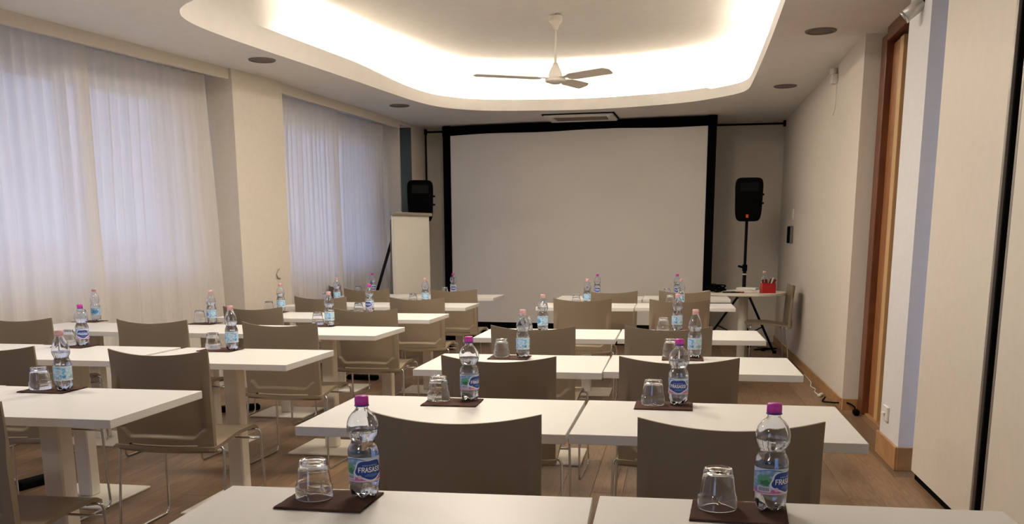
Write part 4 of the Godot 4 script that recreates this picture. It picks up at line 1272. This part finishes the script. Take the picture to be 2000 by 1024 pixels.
func build_furniture() -> void:
	# right block: [row, unit, x of the near left corner, depth of the near edge, turn]
	for q in [[1, 0, -0.932, 1.277, -1.8], [1, 1, -0.134, 1.318, -0.6], [2, 0, -1.079, 2.500, 0.2], [2, 1, -0.274, 2.508, 0.6], [3, 0, -1.072, 3.738, -0.3], [3, 1, -0.272, 3.780, 0.2], [4, 0, -1.098, 5.061, -0.2], [4, 1, -0.291, 5.094, -0.3], [5, 0, -1.098, 7.50, 0.0], [5, 1, -0.294, 7.55, 0.0], [6, 0, -1.07, 8.58, 0.0], [6, 1, -0.268, 8.66, 0.0]]:
		var a := deg_to_rad(q[4])
		var c := Vector2(q[2], q[3]) + Vector2(cos(a) * 0.4 + sin(a) * 0.285, -sin(a) * 0.4 + cos(a) * 0.285)
		table(c.x, c.y, -q[4], "white %s table of the %s row in the right-hand block" % [["left", "right"][q[1]], NTH[q[0]]], "tables of the right-hand block")
	# left block: [row, unit from the aisle, x of the near right corner, depth, turn]
	var ua := ["aisle-side", "middle", "curtain-side"]
	for q in [[1, 0, -1.676, 2.509, 0.0], [1, 1, -2.482, 2.52, 0.0], [2, 0, -1.663, 3.799, 0.9], [2, 1, -2.50, 3.82, 0.9], [2, 2, -3.31, 3.85, 0.9], [3, 0, -1.673, 5.080, 1.2], [3, 1, -2.475, 5.10, 1.2], [3, 2, -3.277, 5.12, 1.2], [4, 0, -1.645, 6.191, 0.3], [4, 1, -2.447, 6.20, 0.3], [5, 0, -1.661, 7.401, 0.0], [5, 1, -2.463, 7.41, 0.0], [6, 0, -1.676, 8.70, 0.0], [6, 1, -2.478, 8.70, 0.0]]:
		var a := deg_to_rad(q[4])
		var c := Vector2(q[2], q[3]) + Vector2(-cos(a) * 0.4 + sin(a) * 0.285, sin(a) * 0.4 + cos(a) * 0.285)
		table(c.x, c.y, -q[4], "white %s table of the %s row in the left-hand block" % [ua[q[1]], NTH[q[0]]], "tables of the left-hand block")
	# chairs: [row, unit, x, depth of the backrest edges, turn]
	for q in [[2, 0, -0.545, 2.29, 2.0], [2, 1, 0.150, 2.30, 1.0], [3, 0, -0.656, 3.50, 1.0], [3, 1, 0.033, 3.55, 0.5], [4, 0, -0.714, 4.80, -2.0], [4, 1, -0.013, 4.87, 0.0], [5, 0, -0.680, 7.17, 0.0], [5, 1, 0.059, 7.14, 1.0], [6, 0, -0.525, 8.31, 5.0], [6, 1, 0.112, 8.39, 1.0]]:
		chair(q[2], q[3], q[4], "taupe plastic chair at the %s table of the %s row in the right-hand block" % [["left", "right"][q[1]], NTH[q[0]]], "taupe chairs of the right-hand block")
	for q in [[1, 0, -2.068, 2.272, 0.0], [2, 0, -2.097, 3.515, -1.0], [2, 1, -2.93, 3.565, 0.0], [3, 0, -2.142, 4.84, -3.0], [3, 1, -2.965, 4.93, -2.0], [3, 2, -3.86, 4.97, -1.0], [4, 0, -2.025, 5.957, 0.0], [4, 1, -2.86, 6.03, -4.0], [5, 0, -2.010, 7.20, 1.0], [5, 1, -2.84, 7.24, -2.0], [6, 0, -2.010, 8.48, -3.0], [6, 1, -2.88, 8.54, 0.0]]:
		chair(q[2], q[3], q[4], "taupe plastic chair at the %s table of the %s row in the left-hand block" % [ua[q[1]], NTH[q[0]]], "taupe chairs of the left-hand block")
	# two chairs standing apart
	chair(1.17, 9.76, 90.0, "taupe chair standing side-on against the plain side wall", "taupe chairs standing apart")
	chair(-3.47, 9.29, -55.0, "taupe chair turned askew in front of the far curtains", "taupe chairs standing apart")
	# place settings: [block, row, unit, napkin x, depth, turn, bottle x, depth, kind, bottle turn, glass x, depth]
	var sets := [
		["R", 1, 0, -0.688, 1.757, -1.0, -0.625, 1.795, 0, 42.0, -0.727, 1.770],
		["R", 1, 1, 0.142, 1.800, -4.0, 0.203, 1.825, 0, 54.0, 0.101, 1.823],
		["R", 2, 0, -0.712, 2.957, 1.0, -0.664, 3.005, 0, 66.0, -0.766, 2.985],
		["R", 2, 1, -0.016, 2.992, -1.0, 0.029, 3.015, 0, -4.0, -0.051, 3.008],
		["R", 3, 0, -0.732, 4.180, 0.0, -0.672, 4.195, 1, 20.0, -0.773, 4.201],
		["R", 3, 1, 0.056, 4.245, 0.0, 0.109, 4.290, 1, -30.0, 0.002, 4.300],
		["R", 4, 0, -0.805, 5.46, 0.0, -0.750, 5.43, 1, 70.0, -0.860, 5.50],
		["R", 4, 1, -0.005, 5.54, 0.0, 0.035, 5.57, 1, -20.0, -0.044, 5.52],
		["R", 5, 0, -0.745, 7.80, 0.0, -0.701, 7.80, 1, 40.0, -0.794, 7.82],
		["R", 5, 1, 0.030, 7.80, 0.0, 0.074, 7.76, 1, 20.0, -0.013, 7.86],
		["R", 6, 0, -0.755, 8.98, 0.0, -0.713, 9.00, 0, 6.0, -0.805, 8.97],
		["R", 6, 1, 0.000, 8.98, 0.0, 0.047, 9.02, 0, 3.0, -0.045, 8.95],
		["L", 1, 0, -2.232, 3.010, 0.0, -2.176, 3.000, 1, 30.0, -2.280, 3.010],
		["L", 2, 0, -2.222, 4.290, -3.0, -2.160, 4.295, 1, 50.0, -2.272, 4.312],
		["L", 2, 1, -3.066, 4.345, -3.0, -3.027, 4.360, 0, 36.0, -3.120, 4.37],
		["L", 3, 0, -2.212, 5.66, -4.0, -2.150, 5.62, 1, 10.0, -2.265, 5.71],
		["L", 3, 1, -3.060, 5.71, -4.0, -3.005, 5.71, 1, 75.0, -3.130, 5.78],
		["L", 3, 2, -3.940, 5.77, -3.0, -3.937, 5.84, 1, 150.0, -3.985, 5.75],
		["L", 4, 0, -2.290, 6.69, 0.0, -2.255, 6.74, 0, -15.0, -2.315, 6.66],
		["L", 4, 1, -3.020, 6.72, 0.0, -2.965, 6.735, 1, 50.0, -3.064, 6.735],
		["L", 5, 0, -2.180, 7.86, 0.0, -2.115, 7.84, 1, 40.0, -2.240, 7.89],
		["L", 5, 1, -2.99, 7.89, 0.0, -2.945, 7.905, 1, 40.0, -3.045, 7.905],
		["L", 6, 0, -2.215, 9.12, 0.0, -2.187, 9.20, 0, 14.0, -2.243, 9.06],
		["L", 6, 1, -3.10, 9.16, 0.0, -3.04, 9.205, 0, 40.0, -3.19, 9.18],
	]
	for q in sets:
		var where := ""
		if q[0] == "R": where = "%s table, %s row, right-hand block" % [["left", "right"][q[2]], NTH[q[1]]]
		else: where = "%s table, %s row, left-hand block" % [ua[q[2]], NTH[q[1]]]
		napkin(q[3], q[4], q[5], "folded brown paper napkin on the " + where)
		var y := TOP + 0.0040
		bottle(q[6], y, q[7], q[8], q[9], ("purple-capped blue-label" if q[8] == 0 else "pink-capped pale-label") + " water bottle on the " + where, "water bottles on the napkins")
		tumbler(q[10], y, q[11], "upturned glass tumbler on the " + where)
	bottle(0.935, 0.7403, 9.95, 1, 0.0, "pale-label water bottle behind the red box on the round table", "water bottles on the napkins")

# ----------------------------------------------------------------
func _ready() -> void:
	rng.seed = 11
	# camera: 1.27 m above the floor, turned a little left of the room's length and tipped down, with a lens shift
	var cam := Camera3D.new()
	cam.name = "camera"
	cam.position = Vector3(0, 1.2687, 0)
	cam.rotation_degrees = Vector3(-11.0413, 9.8, -0.2586)
	cam.projection = Camera3D.PROJECTION_FRUSTUM
	cam.near = 0.05
	cam.far = 120.0
	cam.size = 0.05 * 1024.0 / 1800.0
	cam.frustum_offset = Vector2(0, 0.05 * (823.33 - 512.0) / 1800.0)
	add_child(cam)
	cam.current = true
	# dusk sky seen through the windows
	var env := Environment.new()
	var sky := Sky.new()
	var sm := ProceduralSkyMaterial.new()
	sm.sky_top_color = rgb(132, 162, 226)
	sm.sky_horizon_color = rgb(172, 194, 240)
	sm.ground_bottom_color = rgb(110, 116, 130)
	sm.ground_horizon_color = rgb(150, 160, 185)
	sm.sky_energy_multiplier = 1.5
	sm.ground_energy_multiplier = 0.95
	sky.sky_material = sm
	env.background_mode = Environment.BG_SKY
	env.sky = sky
	env.tonemap_mode = Environment.TONE_MAPPER_LINEAR
	env.tonemap_exposure = 1.5
	env.sdfgi_enabled = true
	env.ssao_enabled = true
	env.ssil_enabled = true
	var we := WorldEnvironment.new()
	we.name = "world"
	we.environment = env
	add_child(we)
	make_materials()
	make_shared()
	build_shell()
	build_fixtures()
	build_furniture()
